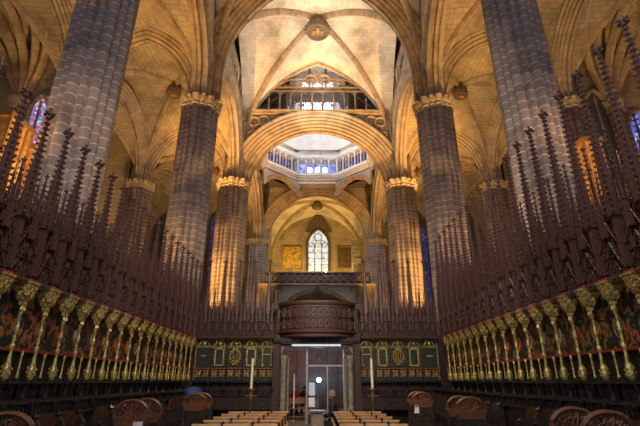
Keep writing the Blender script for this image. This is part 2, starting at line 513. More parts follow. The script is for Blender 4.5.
# transverse nave arches
arch('stone_arch', 'huge moulded arch crossing the nave above the second piers', (-PX, 20.3), (PX, 20.3), 5.55, 18.0, 8.0, vprofile(1.3, .85, 5, .1, .16), 1.5)
arch('stone_arch', 'thick orange-lit round arch below the tracery gallery', (-PX, 30.7), (PX, 30.7), 5.3, 16.4, 4.45, vprofile(1.75, .85, 6, .11, .18), .0)
arch('stone_arch', 'slender pointed arch framing the gallery tracery', (-PX, 30.3), (PX, 30.3), 6.4, 18.0, 9.7, vprofile(.45, .3, 2, .06, .08), 1.6)
arch('stone_arch', 'round yellow-lit arch of the end bay under the lantern', (-PX, 45.7), (PX, 45.7), 5.4, 16.2, 5.5, vprofile(1.2, .9, 4, .1, .16), .0)
# arcade and aisle arches
for sd in (-1, 1):
    S = 'left' if sd < 0 else 'right'
    Ys = [0.2] + (NY if sd < 0 else RY)
    for i in range(1, 4):
        y0, y1 = Ys[i], Ys[i+1]; a = (y1-y0)/2 - .95
        h = 4.6 if i < 3 else 5.4
        arch('stone_arch', 'pointed arcade arch on the %s between the %s and %s piers' % (S, ORD[i-1], ORD[i]), (sd*PX, y0), (sd*PX, y1), a, 16.4, 4.6, MED, .0, group='arcade arches')
    for i, y in enumerate(Ys[1:]):
        arch('stone_arch', 'aisle cross arch on the %s side at the %s pier' % (S, ORD[i]), (sd*PX, y), (sd*14.0, y), 2.9, 16.4, 4.3, MED, .0, group='aisle cross arches')
    Yo = [-.0] + Ys[1:]
    for i in range(4):
        y0, y1 = Yo[i], Yo[i+1]; a = (y1-y0)/2 - .95
        arch('stone_arch', 'chapel opening arch on the %s, %s from the camera' % (S, ORD[i]), (sd*14, y0), (sd*14, y1), a, 16.2, 4.0, MED, .0, group='chapel arches')

# ------------------------------------------------------------------ vaults
nv = 1
def ceil_(*a, **k):
    global nv
    o = vault('ceiling_%d' % nv, *a, **k); nv += 1; return o
ceil_('pale ribbed stone vault over the nave', -6.3, 6.3, 20.3, 30.7, 18.5, 9.4, 'web_stone', dome=.15, n=24)
ceil_('ribbed vault over the choir before the big arch', -6.3, 6.3, 9.0, 20.3, 18.5, 9.4, 'web_stone', dome=.15)
ceil_('yellow-lit ribbed vault of the end bay', -6.0, 6.0, 46.4, 54.0, 16.2, 6.2, 'web_stone', dome=.5)
for sd in (-1, 1):
    a, b = sorted((sd*6.6, sd*14.0)); c, d = sorted((sd*14.0, sd*19.0)); Ys = [0.0] + (NY if sd < 0 else RY)
    S = 'left' if sd < 0 else 'right'
    for i, (y0, y1) in enumerate(zip(Ys[:-1], Ys[1:])):
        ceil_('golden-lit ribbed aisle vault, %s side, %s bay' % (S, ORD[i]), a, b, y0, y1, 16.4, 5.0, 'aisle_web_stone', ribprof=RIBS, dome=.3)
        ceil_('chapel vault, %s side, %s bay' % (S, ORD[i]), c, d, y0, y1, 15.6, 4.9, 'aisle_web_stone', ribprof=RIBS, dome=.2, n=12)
# ------------------------------------------------------------------ walls over arches
tn = 1
def wall(name, mb, mat='wall_stone', label=None):
    return struct(mb.build(name, mat), label)
for sd in (-1, 1):
    S = 'left' if sd < 0 else 'right'
    Ys = NY if sd < 0 else RY
    m = MB()
    for i in range(3):
        y0, y1 = Ys[i], Ys[i+1]; a = (y1-y0)/2 - .95
        spandrel(m, (sd*PX, y0), (sd*PX, y1), .9, Arc(a, 16.4, 4.6), 22.9)
    # recessed clerestory wall
    m.box(min(sd*7.0, sd*7.3), 9, 22.3, max(sd*7.0, sd*7.3), 31, 28.4)
    m.box(min(sd*6.2, sd*7.7), 9, 22.6, max(sd*6.2, sd*7.7), 31, 22.9)
    wall('wall_%s' % S, m, label='upper nave wall above the %s arcade' % S)
    # outer wall
    m = MB(); x = sd*18.8
    m.box(min(x, x+sd*.6), -1, 0, max(x, x+sd*.6), 56, 21.5)
    # low wall of the chapel fronts
    wall('wall_outer_%s' % S, m, label='outer chapel wall on the %s' % S)
    # aisle end wall
    m = MB(); a, b = sorted((sd*6.4, sd*19.0))
    m.box(a, 48.6, 0, b, 49.2, 21.8)
    wall('wall_aisle_end_%s' % S, m, label='end wall of the %s aisle' % S)
    # cross walls between chapels
    m = MB()
    a, b = sorted((sd*14.9, sd*19.0))
    for y in [.2] + Ys[:3]:
        m.box(a, y-.3, 0, b, y+.3, 21.3)
    wall('wall_chapel_%s' % S, m, label='cross walls between the %s chapels' % S)
    # spandrels over aisle arches and chapel arches
    m = MB()
    for y in Ys:
        spandrel(m, (sd*PX, y), (sd*14., y), .5, Arc(2.9, 16.4, 4.3), 22.0)
    Yo = [-.0] + Ys
    for i in range(4):
        y0, y1 = Yo[i], Yo[i+1]; a = (y1-y0)/2 - .95
        spandrel(m, (sd*14, y0), (sd*14, y1), .5, Arc(a, 16.2, 4.0), 21.8)
    wall('wall_aisle_%s' % S, m, label='masonry over the %s aisle arches' % S)
# roof slabs closing the space above the aisles and nave
m = MB(); m.box(-20, -2, 22.2, -7.7, 56, 22.5); m.box(7.7, -2, 22.2, 20, 56, 22.5)
m.box(-8, 8, 28.3, 8, 31.0, 28.6); m.box(-8, 45.4, 24.6, 8, 56, 24.9)
struct(m.build('ceiling_%d' % nv, 'dark_stone'), 'roof closing the vaults'); nv += 1

# cross wall at the third piers: wall between round arch and gallery
m = MB()
spandrel(m, (-PX, 30.7), (PX, 30.7), .9, Arc(5.3, 16.4, 4.45), 22.45, r=1.5)
wall('wall_cross', m, 'spandrel_stone', 'spandrel wall above the round arch')
m = MB(); m.box(-5.9, 29.95, 22.3, 5.9, 31.2, 22.5); m.box(-5.9, 29.85, 22.5, 5.9, 30.2, 22.64)
struct(m.build('trim_1', 'arch_stone'), 'string course below the gallery')
for sd in (-1, 1):
    m = MB()
    for (x, z, r) in ((4.45, 21.75, .40), (5.2, 21.6, .42), (4.95, 20.95, .38), (5.4, 20.3, .32), (3.55, 22.02, .24), (5.75, 22.1, .22)):
        m.tube([(sd*x + r*cos(t*pi/8), 30.14, z + r*sin(t*pi/8)) for t in range(16)], .08, 6, True)
        for q in range(3):
            a = q*2*pi/3 + pi/2
            m.tube([(sd*x + .5*r*cos(a) + .42*r*cos(t*pi/5), 30.2, z + .5*r*sin(a) + .42*r*sin(t*pi/5)) for t in range(10)], .03, 5, True)
    tag(m.build('carved_tracery', 'arch_stone'), 'cluster of carved rings in the ' + ('left' if sd < 0 else 'right') + ' corner beside the round arch', 'carving', 'spandrel carvings')

# gallery with colonnettes and tracery in the tympanum
gal = empty('tracery_gallery', (0, 30.6, 22.5)); tag(gal, 'open stone tracery gallery with slim colonnettes above the round arch', 'gallery')
P = Arc(6.4, 18.0, 9.7)
for k in range(-7, 6):
    x = .465 + .93*k
    zt = min(24.95, P.z(x)-.1) - 22.5
    if zt < .4: continue
    m = MB(); m.lathe([(.13, 0), (.13, .1), (.085, .16), (.085, zt-.3), (.1, zt-.22), (.1, zt-.12)], x, 0, 8)
    m.build('colonnette', 'arch_stone', gal)
m = MB()
for k in range(-7, 6):
    x0 = .465 + .93*k; x1 = x0 + .93; xm = (x0+x1)/2
    if P.z(max(abs(x0), abs(x1))) < 24.4: continue
    z0 = 24.6 - 22.5
    arcs = Arc(.42, z0-.1, .52)
    m.tube([(xm + x, 0, z) for x, z in arcs.pts(0, 4)], .05, 5)
    m.tube([(xm + .15*cos(t*pi/5), 0, z0 + .55 + .13*sin(t*pi/5)) for t in range(10)], .035, 5, True)
m.build('arch_heads', 'arch_stone', gal)
m = MB(); m.box(-4.1, -.12, 2.42, 4.1, .12, 2.5); m.box(-3.9, -.1, 2.8, 3.9, .1, 2.92); m.build('upper_rail', 'arch_stone', gal)
m = MB()
def ring(x, z, r, w=.085, n=18): m.tube([(x + r*cos(t*2*pi/n), 0, z + r*sin(t*2*pi/n)) for t in range(n)], w, 6, True)
for sd in (-1, 1):
    ring(sd*.56, 3.72, .52)
    for q in range(4):
        a = q*pi/2 + pi/4; ring(sd*.56 + .24*cos(a), 3.72 + .24*sin(a), .2, .04, 10)
    m.tube([(sd*(1.1 + 2.5*t), 0, 3.0 + .95*sin(pi*min(1, t*1.05))*(1 - .45*t)) for t in [i/12 for i in range(13)]], .05, 6)
    m.tube([(sd*(1.1 + 1.3*t), 0, 3.75 - .3*t*t + .1*sin(pi*t)) for t in [i/8 for i in range(9)]], .05, 6)
    m.tube([(sd*(2.4 + .8*sin(t)), 0, 3.35 - .35*cos(t*1.6)) for t in [i/5 for i in range(8)]], .04, 6)
    m.tube([(sd*(1.2 + 1.2*t), 0, 3.1 + .3*sin(pi*t)) for t in [i/8 for i in range(9)]], .045, 6)
ring(0, 4.55, .3, .05)
m.build('tympanum_tracery', 'arch_stone', gal)

# clerestory gallery on side walls with windows
for sd in (-1, 1):
    S = 'left' if sd < 0 else 'right'
    g = empty('wall_gallery', (sd*6.45, 25.5, 22.9)); tag(g, 'small stone gallery high on the %s nave wall' % S, 'gallery', 'side galleries')
    for k in range(-4, 5):
        m = MB(); m.lathe([(.1, 0), (.06, .15), (.06, 1.7), (.1, 1.85)], 0, k*.95, 8); m.build('colonnette', 'arch_stone', g)
    m = MB()
    for k in range(-4, 4):
        m.tube([(0, (k+.5)*.95 + x, z) for x, z in Arc(.42, 1.75, .55).pts(0, 4)], .06, 5)
    m.box(-.12, -4.2, 2.32, .12, 4.2, 2.5); m.build('arch_heads', 'arch_stone', g)
    e = empty('window_%d' % (1 if sd < 0 else 2)); struct(e, 'bright windows behind the %s side gallery' % S)
    m = MB()
    for y in (27.6, 23.2):
        m.poly([(sd*6.94, y + x, z) for x, z in [(-.45, 22.95)] + Arc(.45, 24.6, .8).pts(0, 4) + [(.45, 22.95)]], (sd*.04, 0, 0))
    m.poly([(sd*6.94, 25.5 + .8*cos(t*pi/8), 25.6 + .8*sin(t*pi/8)) for t in range(16)], (sd*.04, 0, 0))
    m.build('window_glass', 'white_glass', e)

# ------------------------------------------------------------------ bosses
def boss(x, y, z, r, label, mat='boss_stone'):
    e = empty('carved_boss', (x, y, z)); tag(e, label, 'boss')
    m = MB(); m.smooth = True
    m.lathe([(r*.7, .8), (r*.8, .4), (r*.95, .25), (r*1.0, .0), (r*.96, -.12), (r*.8, -.2)], 0, 0, 24); m.build('drum', mat, e)
    m = MB(); m.tube([(r*.86*cos(t*pi/12), r*.86*sin(t*pi/12), -.2) for t in range(24)], r*.12, 6, True)
    for j in range(16):
        a = j*pi/8; m.octa(r*1.02*cos(a), r*1.02*sin(a), .0, r*.14)
    m.build('wreath', mat, e)
    m = MB(); m.smooth = True
    m.ball(0, 0, -.24, r*.26, r*.36, .14); m.ball(0, -r*.42, -.27, r*.14, r*.14, .1); m.ball(-r*.33, r*.1, -.24, r*.16, r*.3, .1); m.ball(r*.33, r*.1, -.24, r*.16, r*.3, .1)
    m.build('relief_figure', 'gold_dull', e)
    return e
boss(0, 25.6, 26.95, .95, 'large round carved boss at the crown of the pale nave vault')
boss(0, 50.2, 22.3, .7, 'carved boss under the yellow-lit end vault')
for sd in (-1, 1):
    S = 'left' if sd < 0 else 'right'
    for i, y in enumerate((15.25, 25.5, 38.2)):
        boss(sd*10.35, y, 20.95, .5, 'small carved boss of the %s aisle vault, %s visible bay' % (S, ORD[i]))

# ------------------------------------------------------------------ lantern
LC = (0, 38.2); AP = 5.5; SD = AP*math.tan(pi/8)
lan = empty('lantern_tower', (0, 38.2, 22.5)); tag(lan, 'octagonal lantern with blue windows and white-lit galleries above the crossing', 'lantern')
def facet_parts(k):
    a = k*pi/4
    def tf(x, d, z):      # x along facet, d outward depth, z
        r_ = AP + d
        return (sin(a)*r_ + cos(a)*x, cos(a)*r_ - sin(a)*x, z)
    def fbox(m, x0, x1, d0, d1, z0, z1):
        b = len(m.v)
        for z in (z0, z1):
            for x, d in ((x0, d0), (x1, d0), (x1, d1), (x0, d1)): m.v.append(tf(x, d, z))
        for q in ((0,3,2,1),(4,5,6,7),(0,1,5,4),(1,2,6,5),(2,3,7,6),(3,0,4,7)):
            m.face([b+i for i in q], [(x0 if i in (0,3,4,7) else x1, z0 if i < 4 else z1) for i in q])
    W = SD
    near_f = (k == 4)
    m = MB()
    for j, (z0, z1, d) in enumerate(((.0, .35, .25), (.35, .6, .05), (.6, .8, -.1), (.8, 1.0, -.25))):
        fbox(m, -W - .1, W + .1, d, 1.4, z0, z1)
    for j in range(12): 
        x = -W + (j+.5)*2*W/12; fbox(m, x-.06, x+.06, -.18, .1, .62, .8)
    m.build('cornice', 'pale_stone', lan)
    # gallery
    m = MB()
    nb = 5
    for j in range(nb + 1):
        x = -W + .1 + j*(2*W-.2)/nb
        fbox(m, x-.05, x+.05, -.15, -.02, 1.0, 3.0)
    for j in range(nb):
        x = -W + .1 + (j+.5)*(2*W-.2)/nb; w = (2*W-.2)/nb/2
        m.tube([tf(x + q, -.08, z) for q, z in Arc(w*.9, 2.5, .5).pts(0, 4)], .05, 5)
        m.tube([tf(x + .12*cos(t), -.08, 2.55 + .12*sin(t)) for t in [i*pi/4 for i in range(8)]], .03, 5, True)
        fbox(m, x-.02, x+.02, -.12, -.05, 1.0, 2.4)
    fbox(m, -W, W, -.2, .0, 3.0, 3.12); fbox(m, -W, W, -.25, -.0, 1.0, 1.12)
    m.build('gallery_arcade', 'pale_stone', lan)
    if not near_f:
        m = MB(); fbox(m, -W-.5, W+.5, 1.0, 1.15, 1.0, 3.3); m.build('gallery_back_wall', 'spandrel_stone' if k else 'pale_stone', lan)
        m = MB()
        for j in range(nb):
            x = -W + .1 + (j+.5)*(2*W-.2)/nb
            fbox(m, x-.30, x+.30, .93, .97, 1.15, 2.8)
        m.build('gallery_window', 'blue_glass' if k in (0,) else 'violet_glass', lan)
        if k == 0:
            m = MB()
            for j in (1, 2, 3):
                x = -W + .1 + (j+.5)*(2*W-.2)/nb
                if j == 2 or True: fbox(m, x-.25, x+.25, .88, .92, 1.75, 2.35)
            m.build('bright_pane', 'white_glass', lan)
    m = MB(); fbox(m, -W-.1, W+.1, -.25, 1.3, 3.12, 3.4)
    m.build('string_course', 'pale_stone', lan)
    if not near_f:
        m = MB()
        for j in range(3):
            x = -W*.66 + j*W*.66
            for t in range(7):
                q = pi*t/6
                m.tube([tf(x, .3, 3.5), tf(x + .62*cos(q), .3, 3.5 + .75*sin(q))], .035, 5)
            m.tube([tf(x + .62*cos(pi*t/8), .3, 3.5 + .75*sin(pi*t/8)) for t in range(9)], .05, 5)
        m.build('fan_tracery', 'pale_stone', lan)
        m = MB(); fbox(m, -W-.4, W+.4, .5, .8, 3.4, 4.3); m.build('tracery_back_wall', 'pale_stone', lan)
        m = MB(); fbox(m, -W-.4, W+.4, .1, .7, 4.3, 8.4); fbox(m, -W-.4, W+.4, .1, .7, 14.0, 15.5)
        fbox(m, -W-.4, -W+.35, .1, .7, 8.4, 14.0); fbox(m, W-.35, W+.4, .1, .7, 8.4, 14.0)
        for x in (-.6, .6): fbox(m, x-.09, x+.09, .1, .7, 8.4, 14)
        m.build('upper_wall', 'pale_stone', lan)
        m = MB(); fbox(m, -W, W, .4, .46, 8.4, 14.0); m.build('lancet_window', 'white_glass' if k == 0 else 'violet_glass', lan)
    else:
        m = MB(); fbox(m, -W-.4, W+.4, .1, .5, 12.0, 15.5)
        for x in (-W, -.76, .76, W): fbox(m, x-.1, x+.1, .1, .4, 3.4, 12.0)
        m.build('upper_wall', 'pale_stone', lan)
for k in range(8): facet_parts(k)
m = MB()
o8 = [( (AP+.7)/cos(pi/8)*sin(pi/8 + j*pi/4), (AP+.7)/cos(pi/8)*cos(pi/8 + j*pi/4)) for j in range(8)]
m.poly([(x, y, 15.5) for x, y in o8], (0, 0, .3)); m.build('lantern_roof', 'pale_stone', lan)
m = MB(); 
for sx in (-1, 1): m.box(min(sx*7.7, sx*8.1), -7.2, -.3, max(sx*7.7, sx*8.1), 7.6, 19.0)
m.box(-8.1, 7.2, .9, 8.1, 7.6, 19.0); m.box(-8.1, -7.4, 6.0, 8.1, -7.0, 19); m.box(-8.1, -7.4, 19, 8.1, 7.6, 19.3)
m.build('outer_shell', 'dark_stone', lan)
# corner slabs, squinch arches
for sx in (-1, 1):
    for sy in (-1, 1):
        arcs = Arc(2.15, 0, 2.0)
        a = atan2(sx, sy)
        n_ = Vector((sin(a), cos(a), 0)); dd = Vector((cos(a), -sin(a), 0))
        n_ = Vector((sx, sy, 0)).normalized(); dd = Vector((n_.y, -n_.x, 0))
        m = MB(); m.poly([(sx*1.8, sy*6.9, .0), (sx*6.6, sy*6.9, .0), (sx*6.6, sy*1.8, .0)], (0, 0, .15)); m.build('corner_slab', 'dark_stone', lan)
        if sy < 0: continue
        c = n_*(AP + .1)
        m = MB(); arch_mesh(m, (c - dd*2.3)[:2], (c + dd*2.3)[:2], Arc(2.2, -1.75, 1.25), vprofile(.5, .35, 3, .06, .1), 10)
        m.build('squinch_arch', 'arch_stone', lan)
        m = MB(); spandrel(m, (c - dd*2.4)[:2], (c + dd*2.4)[:2], .4, Arc(2.2, -1.75, 1.25), .05, r=.3); m.build('squinch_wall', 'spandrel_stone', lan)
# crossing walls: far and near spandrels
m = MB()
spandrel(m, (-PX, 45.7), (PX, 45.7), .9, Arc(5.3, 16.4, 5.5), 23.4, r=.9)
for sd in (-1, 1):
    pass
wall('wall_crossing', m, 'wall_stone', 'spandrel wall over the yellow-lit end arch')

# ------------------------------------------------------------------ end bay
m = MB(); m.box(-8, 54.0, 0, 8, 54.6, 24.8); 
for sd in (-1, 1):
    a, b = sorted((sd*6.0, sd*6.5)); m.box(a, 46.5, 0, b, 54, 22.0)
wall('wall_end', m, label='golden-lit end wall with the stained glass window')
e = empty('window_3', (0.15, 53.9, 0)); struct(e, 'pointed stained glass window in the end wall')
ga = Arc(1.35, 18.2, 2.2)
m = MB(); m.poly([(x, 0, z) for x, z in [(-1.35, 14.8)] + ga.pts(0, 6) + [(1.35, 14.8)]], (0, .05, 0)); m.build('window_glass', 'pale_stained_glass', e)
m = MB(); m.tube([(x, -.08, z) for x, z in [(-1.4, 14.8)] + ga.pts(.1, 6) + [(1.4, 14.8)]], .16, 6)
for x in (-.45, .45): m.box(x-.05, -.12, 14.8, x+.05, 0, 18.3)
for x in (-.9, 0, .9): m.tube([(x + q, -.06, z) for q, z in Arc(.42, 18.0, .6).pts(0, 3)], .05, 5)
m.tube([(.5*cos(t*pi/6), -.06, 19.35 + .5*sin(t*pi/6)) for t in range(12)], .05, 5, True)
for x in (-.55, .55): m.tube([(x + .28*cos(t*pi/4), -.06, 18.7 + .28*sin(t*pi/4)) for t in range(8)], .04, 5, True)
for z in (15.6, 16.4, 17.2, 18.0): m.box(-1.3, -.07, z-.025, 1.3, -.01, z+.025)
m.build('window_frame', 'dark_stone', e)
m = MB()
m.poly([(-1.75, 0, 20.1), (0, 0, 23.3), (1.75, 0, 20.1), (1.2, 0, 20.0), (.0, 0, 20.75), (-1.2, 0, 20.0)], (0, -.3, 0))
m.build('stone_gable', 'dark_stone', e)
for x0, x1, z0, z1, mt, lb in ((-4.5, -2.0, 15.1, 18.1, 'gilt_panel', 'gilded altarpiece painting left of the far window'), (2.55, 4.6, 15.1, 18.1, 'dark_canvas', 'dark painting hanging right of the far window')):
    e = empty('wall_painting', ((x0+x1)/2, 53.9, z0)); tag(e, lb, 'painting'); w = (x1-x0)/2; h = z1-z0
    m = MB(); m.box(-w+.1, -.08, .1, w-.1, -.02, h-.1); m.build('canvas', mt, e)
    m = MB(); m.box(-w, -.14, 0, w, 0, .12); m.box(-w, -.14, h-.12, w, 0, h); m.box(-w, -.14, 0, -w+.12, 0, h); m.box(w-.12, -.14, 0, w, 0, h)
    m.build('frame', 'gold_dull', e)
# gallery platform + balustrade + segmental arch wall
GA = Arc(3.3, 8.6, 1.6)
m = MB(); spandrel(m, (-6.2, 45.0), (6.2, 45.0), .8, GA, 11.0, r=.2, zlow=0)
m.box(-6.2, 44.5, 10.8, 6.2, 54, 11.1)
wall('wall_gallery_front', m, 'spandrel_stone', 'stone front of the end gallery with a shallow arch')
arch('stone_arch', 'shallow grey stone arch under the end gallery', (-6, 44.6), (6, 44.6), 3.3, 8.6, 1.6, vprofile(.4, .35, 2, .05, .1), 0)
m = MB(); m.box(-6.2, 44.3, 10.95, 6.2, 44.75, 11.15)
struct(m.build('trim_2', 'arch_stone'), 'cornice below the gallery balustrade')
for sd in (-1, 1):
    m = MB()
    for (x, z, r) in ((4.6, 10.1, .60), (4.5, 8.9, .45), (5.5, 9.7, .35), (3.5, 10.6, .2), (5.5, 8.9, .35)):
        m.tube([(sd*x + r*cos(t*pi/8), 44.55, z + r*sin(t*pi/8)) for t in range(16)], .06, 6, True)
        for q in range(4):
            a = q*pi/2; m.tube([(sd*x + .45*r*cos(a) + .38*r*cos(t*pi/5), 44.55, z + .45*r*sin(a) + .38*r*sin(t*pi/5)) for t in range(10)], .035, 5, True)
    tag(m.build('carved_tracery', 'spandrel_stone'), 'blind ring tracery on the gallery front, ' + ('left' if sd < 0 else 'right') + ' of its shallow arch', 'carving', 'gallery front carvings')
bl = empty('balustrade', (0, 44.5, 11.15)); tag(bl, 'dark balustrade with crossed bars along the end gallery', 'balustrade')
m = MB(); m.box(-5.6, -.1, 1.05, 5.6, .1, 1.2); m.box(-5.6, -.08, 0, 5.6, .08, .1); m.build('top_rail', 'dark_stone', bl)
m = MB()
for k in range(14):
    x0 = -5.6 + k*.8
    m.bar((x0, 0, .1), (x0+.8, 0, 1.05), .07); m.bar((x0, 0, 1.05), (x0+.8, 0, .1), .07)
    m.tube([(x0+.4 + .22*cos(t*pi/5), 0, .57 + .22*sin(t*pi/5)) for t in range(10)], .04, 5, True)
    m.bar((x0, 0, 0), (x0, 0, 1.1), .08)
m.build('lattice', 'spandrel_stone', bl)
m = MB(); m.box(-5.6, .25, 0, 5.6, .3, 1.15); m.build('backing', 'dark_stone', bl)
# row of low boards behind the balustrade
sc = empty('scaffold_tower', (4.75, 49.5, 11.1)); tag(sc, 'pale metal scaffold tower standing on the end gallery by the dark painting', 'scaffold')
for sx in (-.55, .55):
    for sy in (-.5, .5):
        m = MB(); m.tube([(sx, sy, 0), (sx, sy, 6.6)], .05, 6); m.build('upright', 'steel', sc)
m = MB()
for z in (.4, 1.4, 2.4, 3.4, 4.4, 5.4, 6.4):
    m = MB()
    for sy in (-.5, .5): m.tube([(-.55, sy, z), (.55, sy, z)], .035, 6)
    m.box(-.55, -.5, z-.04, .55, .5, z); m.build('platform', 'steel', sc)
m = MB()
m.tube([(-.55, -.5, .4), (.55, -.5, 2.4)], .03, 6); m.tube([(.55, -.5, 2.4), (-.55, -.5, 4.4)], .03, 6)
m.build('crossbar', 'steel', sc)
sp = empty('spotlight', (0.9, 44.3, 12.42)); tag(sp, 'small lit spotlight on the middle of the gallery rail', 'spotlight')
m = MB(); m.box(-.12, 0, -.1, .12, .3, .1); m.build('housing', 'black_iron', sp)
m = MB(); m.ball(0, -.03, 0, .07); m.build('bulb', 'lamp_glow', sp)

# aisle windows
def lancet(name, loc, rot, a, z0, zs, h, mat, label):
    e = empty(name, loc, rot); struct(e, label)
    A = Arc(a, zs, h)
    m = MB(); m.poly([(x, 0, z) for x, z in [(-a, z0)] + A.pts(0, 5) + [(a, z0)]], (0, .04, 0)); m.build('window_glass', mat, e)
    m = MB(); m.tube([(x, -.05, z) for x, z in [(-a, z0)] + A.pts(.08, 5) + [(a, z0)]], .13, 6)
    m.box(-.05, -.1, z0, .05, 0, zs + h*.7)
    m.build('window_frame', 'arch_stone', e)
lancet('window_4', (-12.0, 48.5, 0), 0, .7, 9, 19, 1.8, 'violet_glass', 'tall violet window at the end of the left aisle')
lancet('window_5', (12.4, 48.5, 0), 0, .7, 9, 17.5, 1.6, 'violet_glass', 'tall violet window at the end of the right aisle')
for i, y in enumerate((5.2, 15.3, 25.0, 36)):
    lancet('window_%d' % (6+i), (-18.7, y, 0), pi/2, .75, 11.5, 16.6, 1.5, 'deep_stained_glass', 'coloured stained glass window, left chapel wall, %s from the camera' % ORD[i])
    lancet('window_%d' % (10+i), (18.7, y, 0), -pi/2, 1.0, 11.0, 16.8, 1.6, 'blue_glass' if i < 2 else 'deep_stained_glass', 'stained glass window, right chapel wall, %s from the camera' % ORD[i])
lancet('window_14', (-15.25, 19.85, 0), 0, .42, 10.0, 15.3, 1.0, 'deep_stained_glass', 'narrow coloured stained glass window behind the near left pier')
lancet('window_15', (15.5, 19.85, 0), 0, .6, 11.0, 15.6, 1.2, 'leaded_glass', 'unlit leaded pointed window behind the near right pier')
lancet('window_16', (17.7, 19.85, 0), 0, .7, 9.0, 14.2, 1.2, 'blue_glass', 'blue window at the right edge behind the tall spires')
for sd in (-1, 1):
    S = 'left' if sd < 0 else 'right'
    e = empty('slender_respond', (sd*16.35, 19.7, 0)); tag(e, 'slender wall shaft with a small capital and fanning ribs, outer %s chapel' % S, 'shaft')
    sec = [(x*.42, y*.42) for x, y in SEC]
    m = MB(); extr(m, sec, [(0, 1), (15.3, 1)]); m.build('shaft', 'arch_stone', e)
    m = MB(); extr(m, sec, [(15.25, 1.0), (15.3, 1.15), (15.38, 1.0), (15.6, 1.1), (15.85, 1.35), (15.95, 1.4), (16.0, 1.4)]); m.build('capital', 'carved_stone', e)
    for tx, ty, tz in ((0, -4.4, 4.5), (2.1, -4.4, 4.6), (-2.1, -4.4, 4.6), (1.1, -4.4, 4.8), (-1.1, -4.4, 4.8)):
        pts = [(tx*sin(t*pi/20), ty*(1-cos(t*pi/20)), 16.0 + tz*sin(t*pi/20)) for t in range(11)]
        m = MB(); sweep(m, pts, [(a_, b_) for a_, b_ in RIB]); m.build('rib', 'arch_stone', e)
# lit organ-like panelling behind the left stalls
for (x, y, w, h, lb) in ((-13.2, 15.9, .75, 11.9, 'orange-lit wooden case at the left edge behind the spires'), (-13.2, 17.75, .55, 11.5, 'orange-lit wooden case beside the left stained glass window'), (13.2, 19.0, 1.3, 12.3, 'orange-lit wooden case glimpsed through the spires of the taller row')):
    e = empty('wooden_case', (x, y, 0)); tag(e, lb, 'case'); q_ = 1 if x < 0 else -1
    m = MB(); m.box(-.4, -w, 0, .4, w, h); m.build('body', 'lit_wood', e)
    m = MB()
    for k in range(5):
        yy = -w + .04 + k*(2*w-.08)/4; m.box(min(q_*.4, q_*.47), yy-.04, 5.0, max(q_*.4, q_*.47), yy+.04, h)
    m.box(-.5, -w-.05, h, .5, w+.05, h+.25); m.box(min(q_*.4, q_*.47), -w, h-1.6, max(q_*.4, q_*.47), w, h-1.5); m.build('mouldings', 'gold_dull', e)

# ------------------------------------------------------------------ floor
m = MB(); m.box(-20, -3, -.3, 20, 56, 0); struct(m.build('floor', 'floor_stone'), 'dark stone floor')

# ------------------------------------------------------------------ choir stalls
W = .68
WX = 5.2
def finial(m, x, y, z, s):
    m.lathe([(.25*s, z-.9*s), (.4*s, z-.7*s), (.2*s, z-.5*s)], x, y, 6)
    for dx, dy in ((1,0),(-1,0),(0,1),(0,-1)):
        m.octa(x + dx*.62*s, y + dy*.62*s, z - .1*s, .36*s, .36*s, .34*s)
    m.octa(x, y, z, .42*s, .42*s, .5*s); m.octa(x, y, z + .65*s, .28*s, .28*s, .5*s)
def spire(m, x, y, z0, z1, z2, w, crock=True, step=.085, pw=None, cr=.021, fs=.045):
    """square shaft z0..z1 with gablets then crocketed pyramid to z2"""
    h = w/2; hp = (pw or w*1.1)/2
    m.box(x-h, y-h, z0, x+h, y+h, z1)
    m.box(x-h*1.3, y-h*1.3, z1-.04, x+h*1.3, y+h*1.3, z1)
    for dx, dy in ((h,h),(h,-h),(-h,h),(-h,-h)):
        m.lathe([(h*.28, z1), (h*.28, z1+.12), (.002, z1+.34)], x+dx*1.15, y+dy*1.15, 4)
    m.lathe([(hp, z1), (.012, z2-.05)], x, y, 4, a0=pi/4)
    k = 0; z = z1 + .06
    while crock and z < z2 - .14:
        f = (z - z1)/(z2 - z1); r = hp*(1-f) + .012
        for q in range(4):
            a = pi/4 + q*pi/2
            m.octa(x + cos(a)*(r + .012), y + sin(a)*(r + .012), z, cr, cr, cr*1.1)
        z += step
    finial(m, x, y, z2 - .04, fs)

